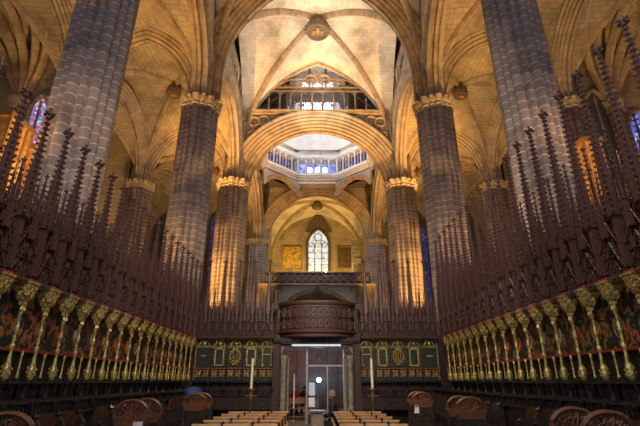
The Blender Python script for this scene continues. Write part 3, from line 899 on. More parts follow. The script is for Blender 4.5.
def stall_proto(tip, end=False, variant=0):
    """one stall bay; local x 0..W along the wall, y towards the choir, z up"""
    e = empty('choir_stall')
    # back panels
    if not end:
        m = MB(); m.box(0, -.27, 2.12, W, -.24, 3.18); p = m.build('painted_panel', 'painted_panel', e)
        m = MB(); m.box(0, -.27, 1.62, W, -.24, 2.08); m.build('lower_panel', 'scroll_panel', e)
        m = MB(); m.box(-.01, -.235, 2.085, W+.01, -.02, 2.13); m.build('red_rail', 'red_paint', e)
        # short gilt baluster
        m = MB(); m.smooth = True
        m.lathe([(.028, 1.64), (.03, 1.68), (.015, 1.72), (.020, 1.86), (.014, 1.98), (.024, 2.04), (.026, 2.10)], W/2, -.02, 8)
        m.build('baluster', 'gold', e)
        # column
        c = MB(); c.smooth = True
        c.lathe([(.03, 1.60), (.055, 1.64), (.068, 1.70), (.072, 1.76), (.058, 1.84), (.040, 1.90), (.029, 1.96), (.038, 1.99), (.026, 2.02),
                 (.028, 2.12), (.044, 2.15), (.044, 2.18), (.026, 2.21), (.024, 2.4), (.040, 2.43), (.025, 2.46), (.023, 2.70), (.038, 2.73), (.027, 2.76), (.026, 2.86)], 0, 0, 10)
        for q in range(9):
            a = q*2*pi/9*2.0
            c.octa(.075*cos(a), .075*sin(a), 1.68 + .018*q, .022, .022, .03)
        for q in range(14):
            a = q*2.4; c.octa(.028*cos(a), .028*sin(a), 2.22 + .045*q, .013, .013, .020)
        co = c.build('gilded_column', 'gold', e)
        c = MB()
        c.lathe([(.045, 2.84), (.07, 2.87), (.06, 2.90), (.105, 2.95), (.12, 2.98), (.17, 3.15), (.18, 3.16), (.18, 3.2), (.205, 3.22), (.205, 3.255)], 0, 0, 4, a0=pi/4)
        for fx, fy in ((0, 1), (1, 0), (-1, 0)):
            def cp(u, v): return (fx*(.112 + .23*v) + fy*u, fy*(.112 + .23*v) + fx*u, 3.075 + v)
            for r_ in (.062, .03): c.tube([cp(r_*cos(t*pi/5), r_*sin(t*pi/5)) for t in range(10)], .012, 5, True)
            for u, v in ((-.085, .06), (.085, .06), (-.07, -.055), (.07, -.055), (0, -.09)): c.octa(*cp(u, v), .022)
        for dx in (-1, 1):
            c.lathe([(.03, 2.76), (.02, 2.82), (.03, 2.86)], dx*.035, .02, 6)
        c.build('capital', 'gold', co)
        c = MB()
        for dx in (-.09, 0, .09): c.octa(dx, .08, 3.285, .034); 
        for dy in (-.09, .0): c.octa(.09, dy, 3.28, .03); c.octa(-.09, dy, 3.28, .03)
        c.build('red_flowers', 'red_flower', co)
        # gilt arched valance between columns
        c = MB()
        A = Arc(W/2 - .06, 2.98, .14)
        pts = [(W/2 + x, -.1, z) for x, z in A.pts(0, 5)]
        c.poly([(.02, -.12, 3.2)] + [(.02, -.12, 2.94)] + [(p[0], -.12, p[2]) for p in pts] + [(W-.02, -.12, 2.94), (W-.02, -.12, 3.2)], (0, .04, 0))
        for p in pts[1:-1:2]: c.octa(p[0], -.07, p[2]+.03, .028)
        c.octa(W/2, -.06, 3.03, .05, .03, .07)
        c.build('gilt_valance', 'gold_dull', e)
        c = MB(); c.box(0, -.24, 3.2, W, .04, 3.255); c.build('cornice', 'gold_dull', e)
    else:
        m = MB(); m.box(0, -.27, 1.62, W, -.24, 3.32); m.build('back_panel', 'panel_green', e)
        m = MB(); m.box(-.01, -.235, 2.08, W+.01, -.19, 2.125); m.build('red_rail', 'red_paint', e)
        g = MB()
        c = W/2
        for x in (0, W): g.box(x-.012, -.24, 1.65, x+.012, -.2, 3.2)
        # lower ornaments
        for s_ in (-1, 1):
            x = c + s_*.16
            g.tube([(x + .07*cos(t*pi/4), -.2, 1.9 + .07*sin(t*pi/4)) for t in range(8)], .018, 5, True)
            for q in ((-.09, .1), (.09, .1), (-.09, -.1), (.09, -.1)): g.octa(x+q[0], -.2, 1.9+q[1], .035, .02, .035)
            g.octa(x, -.2, 1.9, .03)
        z0, z1 = 2.2, 2.92
        if variant == 0:     # rectangular frame
            for q in ((-.2, z0, -.15, z1), (.15, z0, .2, z1), (-.22, z0, .22, z0+.05), (-.22, z1-.05, .22, z1)): g.box(c+q[0], -.24, q[1], c+q[2], -.18, q[3])
            for q in range(8):
                g.octa(c-.2+.4*(q % 2), -.18, z0 + .1 + .15*(q//2), .04, .03, .04)
            g.octa(c, -.18, z1+.02, .09, .03, .06)
        elif variant == 1:   # foliate trophy
            for q in range(7):
                z = z0 + .07 + q*.1; w_ = .22*sin(pi*(q+.8)/8)
                for s_ in (-1, 1):
                    g.octa(c + s_*w_, -.18, z, .055, .03, .05); g.octa(c + s_*w_*.45, -.17, z+.04, .045, .03, .05)
                g.octa(c, -.17, z, .03, .03, .05)
        elif variant == 2:   # two pillars
            for s_ in (-1, 1):
                g.lathe([(.05, z0), (.05, z0+.06), (.022, z0+.1), (.03, z0+.3), (.022, z0+.55), (.05, z1-.08), (.06, z1)], c + s_*.19, -.2, 8)
                g.octa(c + s_*.19, -.17, z0+.02, .09, .03, .05); g.octa(c + s_*.19, -.17, z1-.02, .08, .03, .05)
            g.bar((c-.19, -.19, z1-.25), (c+.19, -.19, z1-.25), .03)
        elif variant == 3:   # small central rosette, narrow
            g.octa(c, -.18, 2.6, .09, .03, .05)
            for s_ in (-1, 1): g.octa(c+s_*.1, -.18, 2.6, .05, .03, .04)
        # crest band
        for q in range(9):
            a = pi*q/8; g.octa(c + .2*cos(a), -.16, 3.06 + .14*sin(a), .045, .03, .045)
        g.octa(c, -.15, 3.1, .07, .03, .08)
        for q in range(9): g.octa(.04 + q*.075, -.16, 3.24 + .03*(q % 2), .035, .03, .03); g.octa(.04 + q*.075, -.17, 3.03, .022, .02, .02)
        for q in range(12): g.octa(c + (.30 if q % 2 else -.30), -.19, 2.2 + .065*q, .022, .02, .026)
        for s_ in (-1, 1):
            for q in range(6): g.octa(c + s_*.16 + .1*cos(q*pi/3), -.19, 1.9 + .13*sin(q*pi/3), .028, .02, .028)
        g.box(0, -.24, 2.96, W, -.19, 2.99); g.box(0, -.24, 3.27, W, -.17, 3.3)
        g.build('gilt_ornament', 'gold', e)
    # canopy: tracery board
    m = MB()
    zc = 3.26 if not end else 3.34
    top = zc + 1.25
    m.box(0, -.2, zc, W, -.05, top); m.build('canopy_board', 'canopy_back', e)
    m = MB()
    yf = .08
    m.box(0, -.2, zc, W, yf, zc+.04)
    nx = 8
    for k in range(nx):
        x = (k + .5)*W/nx
        m.box(x-.008, -.05, zc, x+.008, .012, top + .16*(k % 2) + .08)
    for z in (zc+.36, zc+.72, zc+1.08): m.box(0, -.05, z, W, .03, z+.022)
    for r_, z in enumerate((zc+.05, zc+.39, zc+.75)):
        for k in range(4):
            x = (k+.5)*W/4
            pts = Arc(W/8 - .012, z+.16, .12).pts(0, 3)
            m.tube([(x + q, .0, zz) for q, zz in pts], .012, 4)
            m.tube([(x + .034*cos(t*pi/3), .004, z + .10 + .045*sin(t*pi/3)) for t in range(6)], .009, 4, True)
            m.octa(x, .01, z + .305, .016, .016, .03)
    for s_ in (-1, 1):
        for (xa, za, xb, zb) in ((W/2, .05, 0, .62), (W/2, .45, .0, 1.05)):
            m.tube([(W/2 + s_*(W/2)*(1-t/6.) , .05, zc + zb - (zb-za)*(1-(t/6.)**1.6)*1.0) for t in range(7)], .013, 5)
            for t in range(1, 6): m.octa(W/2 + s_*(W/2)*(1-t/6.), .06, zc + zb - (zb-za)*(1-(t/6.)**1.6) + .02, .02, .02, .022)
    m.build('canopy_tracery', 'canopy_wood', e)
    # hanging fringe under the canopy
    m = MB()
    for k in range(12):
        x = (k+.5)*W/12; m.octa(x, yf, zc - .01, .02, .015, .035 + .02*(k % 3))
    m.build('canopy_fringe', 'canopy_wood', e)
    # pinnacles
    m = MB(); spire(m, 0 if not end else W/2, yf-.02, zc+(.1 if not end else .6), zc+1.0, tip, .085, pw=.23, step=.115, cr=.034, fs=.135); m.build('tall_pinnacle', 'canopy_wood', e)
    m = MB(); spire(m, W/2 if not end else 0, yf, zc+.7, zc+1.2, zc + (tip-zc)*.63, .075, step=.1, cr=.022, fs=.06); m.build('side_pinnacle', 'canopy_wood', e)
    for x, f in ((W*.25, .46), (W*.75, .50)):
        m = MB(); spire(m, x, yf-.1, zc+.3, zc+.95, zc + (tip-zc)*f, .06, step=.11); m.build('small_pinnacle', 'canopy_wood', e)
    m = MB()
    for x in (W*.12, W*.38, W*.62, W*.88):
        m.box(x-.014, -.1, zc+.6, x+.014, -.07, zc+1.75 + .12*(x > W/2)); m.lathe([(.022, zc+1.72), (.004, zc+2.15)], x, -.085, 4)
    m.build('pinnacle_shafts', 'canopy_wood', e)
    # seat back, arms and seat
    m = MB(); m.box(0, -.27, .65, W, -.2, 1.28); m.box(0, -.3, 1.56, W, .02, 1.61); m.build('seat_back', 'seat_wood', e)
    m = MB(); m.box(.05, -.235, 1.28, W-.05, -.2, 1.56); m.build('back_cushion', 'seat_wood' if end else 'blue_leather', e)
    m = MB()
    m.lathe([(.045, 1.28), (.03, 1.33), (.022, 1.42), (.032, 1.5), (.05, 1.58)], 0, -.05, 8)
    m.box(-.03, -.2, .6, .03, .0, 1.28)
    m.poly([(-.03, .0, .6), (-.03, .42, .6), (-.03, .5, .85), (-.03, .4, 1.0), (-.03, .5, 1.16), (-.03, .52, 1.27), (-.03, .0, 1.27)], (.06, 0, 0))
    m.box(-.06, -.1, 1.26, .06, .55, 1.31); m.octa(0, .52, 1.24, .07, .06, .07)
    m.build('armrest', 'seat_wood', e)
    m = MB(); m.smooth = True
    for k in range(5):
        m.lathe([(.028, 1.08), (.016, 1.12), (.032, 1.17), (.016, 1.22), (.028, 1.26)], .12 + k*.11, .5, 6)
    m.smooth = False
    m.box(0, .46, 1.04, W, .55, 1.08); m.box(0, .45, 1.26, W, .56, 1.30); m.box(0, .47, .55, W, .5, 1.05)
    m.build('spindle_rail', 'seat_wood', e)
    m = MB(); m.box(.03, -.2, .98, W-.03, .35, 1.03); m.build('seat', 'brown_wood', e)
    return e
def lower_proto():
    e = empty('lower_stall')
    m = MB()
    pts = [(.05, .6, .3), (.05, .6, .98)] + [(W/2 - (W/2-.05)*cos(pi*t/8), .6, .98 + .12*sin(pi*t/8)) for t in range(1, 8)] + [(W-.05, .6, .98), (W-.05, .6, .3)]
    m.poly(pts, (0, .05, 0)); m.build('backrest', 'brown_wood', e)
    m = MB()
    m.poly([(-.03, .58, .0), (-.03, 1.1, .0), (-.03, 1.12, .45), (-.03, .95, .6), (-.03, 1.08, .78), (-.03, 1.1, .86), (-.03, .8, .88), (-.03, .7, 1.02), (-.03, .58, 1.05)], (.06, 0, 0))
    m.octa(0, 1.08, .86, .06, .07, .05); m.octa(0, .66, 1.06, .06, .08, .06)
    m.build('armrest', 'seat_wood', e)
    m = MB(); m.box(.03, .64, .46, W-.03, 1.02, .51); m.build('seat', 'brown_wood', e)
    m = MB(); m.box(0, .56, 0, W, .6, .95); m.build('seat_frame', 'seat_wood', e)
    return e

def shield(parent, k):
    cols = ['shield_gold', 'shield_red', 'shield_white', 'shield_blue', 'shield_gold']
    cx, cz = W/2, 2.52
    pts = [(cx-.10, -.235, cz+.14), (cx+.10, -.235, cz+.14), (cx+.105, -.235, cz-.02), (cx+.06, -.235, cz-.12), (cx, -.235, cz-.17), (cx-.06, -.235, cz-.12), (cx-.105, -.235, cz-.02)]
    m = MB(); m.poly(pts, (0, .02, 0))
    m.mat(cols[k % 5]); m.cur = 0
    q = MB(); q.mat(cols[k % 5]); q.poly(pts, (0, .02, 0))
    q.mat(cols[(k*3 + 1) % 5] if (k*3+1) % 5 != k % 5 else 'shield_red')
    if k % 3 == 0: q.bar((cx-.07, -.21, cz+.1), (cx+.07, -.21, cz-.1), .045, .012)
    elif k % 3 == 1: q.box(cx-.09, -.215, cz-.01, cx-.0, -.205, cz+.13); q.box(cx, -.215, cz-.12, cx+.07, -.205, cz-.01)
    else:
        for x in (-.065, -.015, .035): q.box(cx+x, -.215, cz-.1, cx+x+.025, -.205, cz+.13)
    q.build('painted_shield', None, parent)
    q = MB()
    q.tube([(cx + .15*sin(t*pi/8), -.23, cz - .01 - .19*cos(t*pi/8)) for t in range(16)], .011, 5, True)
    q.octa(cx, -.22, cz+.24, .05, .02, .06)
    q.build('gilt_collar', 'gold_dull', parent)

NB = 20
Y0 = 4.93
tips = {-1: 6.42, 1: 7.3}
YS = {-1: 4.93, 1: 4.8}
for sd in (-1, 1):
    S = 'left' if sd < 0 else 'right'
    proto = stall_proto(tips[sd]); tr = tree_of(proto)
    lp = lower_proto(); lt = tree_of(lp)
    rot = -pi/2 if sd < 0 else pi/2; Y0 = YS[sd]
    gaps = {-1: (4.6, 9.0, 13.6), 1: (5.5, 10.5, 15.3)}[sd]
    for k in range(NB):
        o = proto if k == 0 else copy_tree(tr)
        y = Y0 + k*W + (W if sd < 0 else 0)
        o.location = (sd*WX, y, 0); o.rotation_euler = (0, 0, rot)
        fk = NB - k
        if k not in (2, 3, 4, 5, 8):
            for c_ in o.children:
                if c_.name.startswith('back_cushion'): c_.material_slots[0].link = 'OBJECT'; c_.material_slots[0].material = MATS['seat_wood']
        cl = ['gold', 'red', 'pale', 'blue', 'golden'][k % 5]
        tag(o, '%s carved choir stall from the far corner, %s side, with gilded column and %s shield' % (ORD[fk-1], S, cl), 'choir stall', '%s row of choir stalls' % S)
        shield([c for c in o.children if c.name.startswith("painted_panel")][0], k)
    first = True; cnt = 0
    for k in range(NB-1, -1, -1):
        yc = Y0 + (k+.5)*W
        if any(g - .1 < yc < g + .95 for g in gaps): continue
        o = lp if first else copy_tree(lt); first = False
        o.location = (sd*WX, Y0 + k*W + (W if sd < 0 else 0), 0); o.rotation_euler = (0, 0, rot)
        cnt += 1
        tag(o, '%s dark lower-row seat from the far corner, along the %s side' % (ORD[cnt-1], S), 'choir seat', '%s lower row of seats' % S)
# end stalls
EY = 19.1
var = [2, 0, 1, 0, 3]
vn = ['twin gilded pillars', 'gilded rectangular frame', 'gilded foliage trophy', 'gilded rectangular frame', 'small gilded rosette']
protos = {}
for sd in (-1, 1):
    S = 'left' if sd < 0 else 'right'
    for k in range(5):
        v = var[k]
        if v not in protos: protos[v] = tree_of(stall_proto(6.75, True, v)); o = protos[v][0]
        else: o = copy_tree(protos[v])
        x0 = 1.80 + k*W
        o.location = (x0 + W if sd > 0 else -x0, EY, 0); o.rotation_euler = (0, 0, pi)
        tag(o, 'end-wall choir stall with %s, %s to the %s of the portal' % (vn[k], ORD[k], S), 'choir stall', 'end-wall choir stalls')
# walls closing the back of the stalls
for sd in (-1, 1):
    a, b = sorted((sd*5.48, sd*5.75)); m = MB(); m.box(a, 4.0, 0, b, 19.6, 3.3)
    wall('wall_choir_' + ('left' if sd < 0 else 'right'), m, 'canopy_wood', 'wooden back wall of the choir stalls')
    a, b = sorted((sd*1.8, sd*5.75)); m = MB(); m.box(a, 19.4, 0, b, 19.7, 3.4)
    m.box(min(sd*1.8, sd*5.4), 19.12, .0, max(sd*1.8, sd*5.4), 19.4, .6)
    wall('wall_choir_end_' + ('left' if sd < 0 else 'right'), m, 'seat_wood', 'wooden wall beside the portal')
    m = MB(); a, b = sorted((sd*3.8, sd*5.3)); m.box(a + (.3 if sd > 0 else 0), 4.2, 0, b - (.3 if sd < 0 else 0), 19.0, .55)
    struct(m.build('floor_platform_' + ('left' if sd < 0 else 'right'), 'seat_wood'), 'raised wooden platform under the upper stalls')

# carved bench ends
def bench_end():
    e = empty('carved_bench_end')
    w = .66; m = MB()
    out = [(0, 0, .95)] + [(w/2 - w/2*cos(pi*t/12), 0, .95 + .30*sin(pi*t/12)**.8) for t in range(0, 13)]
    m.tube([(p[0], 0, p[2]) for p in out[1:]], .035, 6)
    m.bar((0, 0, .95), (w, 0, .95), .07)
    for t in range(1, 8):
        a = pi*t/8; m.tube([(w/2 + .05*cos(a), 0, .98), (w/2 + w*.42*cos(a+.1), 0, .96 + .25*sin(a+.1))], .014, 5)
        m.tube([(w/2 + w*.33*cos(a) + .04*cos(q*pi/3), 0, .97 + .2*sin(a) + .04*sin(q*pi/3)) for q in range(6)], .010, 4, True)
    m.build('openwork_crest', 'bench_end_wood', e)
    m = MB(); m.box(0, -.03, .80, w, .03, .93); m.build('crest_base', 'bench_end_wood', e)
    m = MB(); m.box(0, -.025, 0, w, .025, .80); m.build('end_panel', 'seat_wood', e)
    for x in (0.02, w-.02):
        m = MB(); m.lathe([(.04, 0), (.045, .5), (.03, .6), (.045, .8), (.03, .95)], x, 0, 8)
        m.build('post', 'seat_wood', e)
    return e
be = bench_end(); bt = tree_of(be); first = True
pairs = {-1: (4.75, 9.1, 13.7), 1: (5.7, 10.7, 15.5)}
for sd in (-1, 1):
    S = 'left' if sd < 0 else 'right'
    for i, y in enumerate(pairs[sd]):
        for j, dy in enumerate((0, .75)):
            o = be if first else copy_tree(bt); first = False
            o.location = (sd*3.9 if sd > 0 else sd*3.9, y + dy, 0)
            if sd > 0: o.location.x = 3.9 - .66 - .05
            tag(o, 'rounded openwork bench end, %s side, %s gangway from the camera, %s panel' % (S, ORD[i], ('near', 'far')[j]), 'bench end', 'carved bench ends by the gangways')
# small white notice on bench ends
for x, y, lb in ((-3.4, 9.12, 'small white paper notice on the left bench end'), (3.3, 15.52, 'small white paper notice on a bench end near the portal')):
    m = MB(); m.box(x-.1, y-.05, .62, x+.08, y-.045, .88); tag(m.build('paper_notice', 'paper'), lb, 'notice')

# ------------------------------------------------------------------ portal and balcony
pt = empty('choir_portal', (0, 18.95, 0)); tag(pt, 'carved dark wooden portal with rounded corners around the glass door', 'portal')
for sd in (-1, 1):
    m = MB(); a, b = sorted((sd*1.5, sd*1.8)); m.box(a, -.35, 0, b, .45, 3.1)
    for z in [i*.16 for i in range(19)]: m.octa(sd*1.52, -.36, z+.1, .05, .03, .06)
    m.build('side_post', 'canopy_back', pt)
    m = MB(); m.smooth = True
    m.lathe([(.14, 0), (.14, .25), (.09, .3), (.085, .9), (.10, .95), (.085, 1.0), (.095, 2.2), (.12, 2.25), (.13, 2.5), (.15, 2.6)], sd*1.38, -.1, 12, sx=1.25)
    m.lathe([(.06, 0), (.05, .3), (.05, 2.4), (.08, 2.5)], sd*1.2, .1, 8)
    m.build('marble_column', 'jamb_marble', pt)
    m = MB()
    pts = [(sd*1.5, -.2, 2.5)] + [(sd*(1.5 - .45*(1-cos(t*pi/12))), -.2, 2.5 + .55*sin(t*pi/12)) for t in range(7)] + [(sd*1.5, -.2, 3.06)]
    m.poly(pts, (0, .3, 0)); m.build('corner_bracket', 'jamb_marble', pt)
m = MB(); m.box(-1.8, -.35, 3.05, 1.8, .45, 3.3)
for k in range(24): m.octa(-1.7 + k*.148, -.36, 3.14, .06, .04, .07)
m.build('lintel', 'seat_wood', pt)
m = MB(); m.box(-1.05, -.28, 2.98, 1.0, -.2, 3.04); m.build('light_tube', 'tube_glow', pt)

bal = empty('portal_balcony', (0, 18.9, 0)); tag(bal, 'bowed dark wooden balcony above the portal', 'balcony')
def bow(r, n=16):
    out = []
    for i in range(n + 1):
        t = -1 + 2*i/n
        out.append((1.68*t*r, -(.75*(1 - abs(t)**3.2))*r))
    return out
def bowrow(m, levels, mat=None):
    P = [[(x, y, z) for x, y in bow(s_)] for z, s_ in levels]; m.grid(P)
m = MB(); bowrow(m, [(3.28, .86), (3.34, .93), (3.42, .93), (3.46, .98), (3.5, 1.03), (3.55, 1.03), (3.6, .97), (4.6, .97), (4.64, 1.03), (4.72, 1.05), (4.78, 1.05), (4.79, .9), (3.6, .9)])
m.build('front', 'balcony_wood', bal)
m = MB()
bp = bow(.985, 24)
for i in range(0, 24, 2):
    (xa, ya), (xb, yb) = bp[i], bp[i+2]
    for z0, z1 in ((3.66, 4.05), (4.12, 4.52)):
        c = [(xa*.88+xb*.12, ya*.88+yb*.12-.01), (xa*.12+xb*.88, ya*.12+yb*.88-.01)]
        m.tube([(c[0][0], c[0][1], z0), (c[1][0], c[1][1], z0), (c[1][0], c[1][1], z1), (c[0][0], c[0][1], z1)], .022, 4, True)
        m.octa((c[0][0]+c[1][0])/2, (c[0][1]+c[1][1])/2, (z0+z1)/2, .05, .02, .13)
m.build('relief_panels', 'balcony_wood', bal)
m = MB(); m.poly([(x, y, 3.3) for x, y in bow(.9)] + [(1.5, .4, 3.3), (-1.5, .4, 3.3)], (0, 0, .08)); m.build('underside', 'seat_wood', bal)
m = MB()
for k in range(-3, 4): m.tube([(k*.42, .25, 4.6), (k*.42, .25, 4.98 - .04*abs(k))], .02, 5)
m.tube([(t*.42, .25, 5.0 - .04*abs(t)) for t in range(-3, 4)], .03, 5); m.octa(0, .25, 5.3, .25, .1, .35)
m.build('top_rail', 'black_iron', bal)
for sd in (-1, 1):
    e = empty('floodlight', (sd*1.75, 18.55, 4.55)); tag(e, 'black floodlight at the ' + ('left' if sd < 0 else 'right') + ' end of the balcony', 'floodlight', 'balcony floodlights')
    m = MB(); m.box(-.1, -.1, -.1, .1, .12, .12); m.build('housing', 'black_iron', e)
    m = MB(); m.tube([(0, .0, -.1), (0, .1, -.9)], .015, 5); m.build('bracket', 'black_iron', e)

dr = empty('door_1', (0, 19.15, 0)); struct(dr, 'metal-framed glass doors in the portal')
m = MB()
m.box(-.45, -.03, 0, -.38, .03, 3.0); m.box(.42, -.02, 0, .47, .02, 2.2); m.box(1.1, -.03, 0, 1.16, .03, 2.95)
m.box(-.45, -.03, 2.18, 1.15, .03, 2.24); m.box(-1.15, -.03, 2.95, 1.15, .03, 3.02)
m.build('metal_frame', 'steel', dr)
m = MB(); m.box(-.38, -.006, 0.02, .42, .006, 2.18); m.box(.47, -.006, .02, 1.1, .006, 2.18); m.box(-.38, -.006, 2.24, 1.1, .006, 2.95)
m.build('glass_pane', 'clear_glass', dr)
for (x0, x1, z0, z1, lb, mt) in ((-.33, -.08, 1.05, 1.55, 'upper blue-lit white notice sheet on the glass door', 'blue_lit_notice'), (-.33, -.08, .62, .98, 'lower white notice sheet on the glass door', 'paper')):
    m = MB(); m.box(x0, 19.12, z0, x1, 19.13, z1); tag(m.build('notice_sheet', mt), lb, 'notice')
for z in (2.6,):
    m = MB(); m.lathe([(.03, 2.45), (.05, 2.5), (.05, 2.85), (.01, 2.95)], .12, 18.8, 8); tag(m.build('hanging_lamp', 'brass'), 'narrow brass lamp hanging inside the portal arch', 'lamp')

# ------------------------------------------------------------------ beyond the portal
e = empty('altar_screen', (0, 30.0, 0)); tag(e, 'reddish painted wooden screen seen through the glass door', 'screen')
m = MB(); m.box(-2.6, 0, 0, 2.6, .3, 4.2); m.build('body', 'brown_wood', e)
m = MB()
for k in range(8):
    x = -2.3 + k*.66; m.poly([(x + q, -.03, z) for q, z in [(-.25, 1.9)] + Arc(.25, 3.0, .35).pts(0, 3) + [(.25, 1.9)]], (0, .03, 0))
m.build('painted_arches', 'painted_red', e)
m = MB()
for k in range(9):
    q = MB(); q.lathe([(.05, 0), (.05, 3.6), (.01, 4.0)], -2.63 + k*.66, -.06, 6); q.build('post', 'canopy_wood', e)
m.box(-2.7, -.12, 1.6, 2.7, .0, 1.75); m.box(-2.7, -.12, 3.5, 2.7, .0, 3.65); m.build('mouldings', 'canopy_wood', e)
def pew(name, x0, x1, y, label, mat='pew_wood', hooks=True, group=None):
    e = empty(name, (x0, y, 0)); tag(e, label, 'bench', group); w = x1 - x0
    m = MB(); m.box(0, 0, .66, w, .03, .85); m.box(-.01, -.02, .85, w+.01, .06, .885); m.build('backrest', mat, e)
    m = MB(); m.box(0, .03, .44, w, .44, .475); m.build('seat', mat, e)
    for x in (0, w-.04):
        m = MB(); m.poly([(x, .0, 0), (x, .42, 0), (x, .4, .44), (x, .08, .5), (x, .03, .85), (x, 0, .85)], (.04, 0, 0)); m.build('end_panel', mat, e)
    m = MB(); m.box(0, -.22, .12, w, -.08, .16); m.box(.02, -.22, 0, .06, 0, .12); m.box(w-.06, -.22, 0, w-.02, 0, .12); m.build('kneeler', mat, e)
    if hooks:
        for fx in (.36, .72):
            m = MB(); x = w*fx
            m.tube([(x, -.06, .82), (x, -.06, .90), (x, 0, .925), (x, .07, .90), (x+.04, .09, .84)], .014, 5); m.octa(x, -.06, .9, .035, .03, .025); m.build('bag_hook', 'black_iron', e)
    return e
for sd, x0, x1 in ((-1, -2.22, -.72), (1, .42, 1.62)):
    for i, y in enumerate((8.5, 9.35, 10.2, 11.05, 11.9)):
        pew('wooden_bench', x0, x1, y, '%s pale wooden bench from the portal in the %s block' % (ORD[4-i], 'left' if sd < 0 else 'right'), group='pale benches in the choir')
for i, y in enumerate((21.0, 22.0, 23.0, 24.0)):
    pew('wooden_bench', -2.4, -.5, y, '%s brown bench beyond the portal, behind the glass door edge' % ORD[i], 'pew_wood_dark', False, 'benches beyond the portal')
lm = empty('work_lamp', (.13, 27.0, 0)); tag(lm, 'dazzling blue-white lamp on a thin stand beyond the portal', 'lamp')
m = MB(); m.lathe([(.2, 0), (.2, .03), (.02, .05), (.02, 1.55)], 0, 0, 8); m.build('stand', 'black_iron', lm)
m = MB(); m.ball(0, 0, 1.67, .12, n=12, m=8); m.build('bulb', 'lamp_glow', lm)
cd = empty('processional_candle', (-1.0, 20.3, 0)); tag(cd, 'thin pale pole candle just beyond the portal jamb', 'candle')
m = MB(); m.lathe([(.03, .5), (.03, 1.9)], 0, 0, 6); m.build('wax_candle', 'wax', cd)
m = MB(); m.lathe([(.12, 0), (.02, .06), (.02, .5)], 0, 0, 6); m.build('holder', 'brass', cd)
# display board in the blue-lit colour beyond the door
e = empty('information_board', (-.22, 24.5, 0)); tag(e, 'pale blue information board beyond the glass door', 'board')
m = MB(); m.box(-.32, 0, .3, .32, .04, 1.5); m.build('panel', 'blue_lit_notice', e)
for x in (-.34, .3):
    m = MB(); m.box(x, .02, 0, x+.04, .06, 1.5); m.build('post', 'steel', e)

# candlesticks
for x, lb in ((-1.93, 'tall brass candlestick with pale candle beside the left block of benches'), (1.64, 'tall brass candlestick with pale candle beside the right block of benches')):
    e = empty('tall_candlestick', (x, 13.6, 0)); tag(e, lb, 'candlestick', 'candlesticks')
    m = MB(); m.smooth = True
    m.lathe([(.18, 0), (.18, .04), (.05, .1), (.03, .3), (.045, .6), (.025, .7), (.022, 1.1), (.05, 1.14), (.025, 1.2), (.03, 1.35)], 0, 0, 10); m.build('stand', 'brass', e)
    m = MB(); m.lathe([(.02, 1.33), (.09, 1.37), (.09, 1.39), (.03, 1.41)], 0, 0, 12); m.bar((-.16, 0, 1.2), (.16, 0, 1.2), .025); m.build('drip_pan', 'brass', e)
    m = MB(); m.lathe([(.04, 1.4), (.036, 2.22), (.01, 2.24)], 0, 0, 10); m.build('wax_candle', 'wax', e)
    m = MB(); m.tube([(0, 0, 2.23), (.005, 0, 2.27)], .005, 4); m.build('wick', 'black_iron', e)

# desk
e = empty('reception_desk', (.02, 12.3, 0)); tag(e, 'small grey-beige desk beside the seated person', 'desk')
m = MB(); m.box(-.16, 0, 0, .16, .45, .84); m.box(-.14, -.01, .1, .14, 0, .74); m.build('cabinet', 'lectern_wood', e)
m = MB(); m.box(-.26, -.05, .84, .22, .5, .875); m.build('desk_top', 'grey_metal', e)
m = MB(); m.box(-.2, .1, .876, .02, .32, .885); m.rot = 0; tag(m.build('paper_sheet', 'paper', None, (.02, 12.3, 0)), 'open papers on the small desk', 'paper')
m = MB(); m.smooth = True; m.lathe([(.03, .876), (.034, .96), (.0, .962)], -.2, .32, 8); tag(m.build('paper_cup', 'red_paint', None, (.02, 12.3, 0)), 'small dark red cup at the corner of the small desk', 'cup')

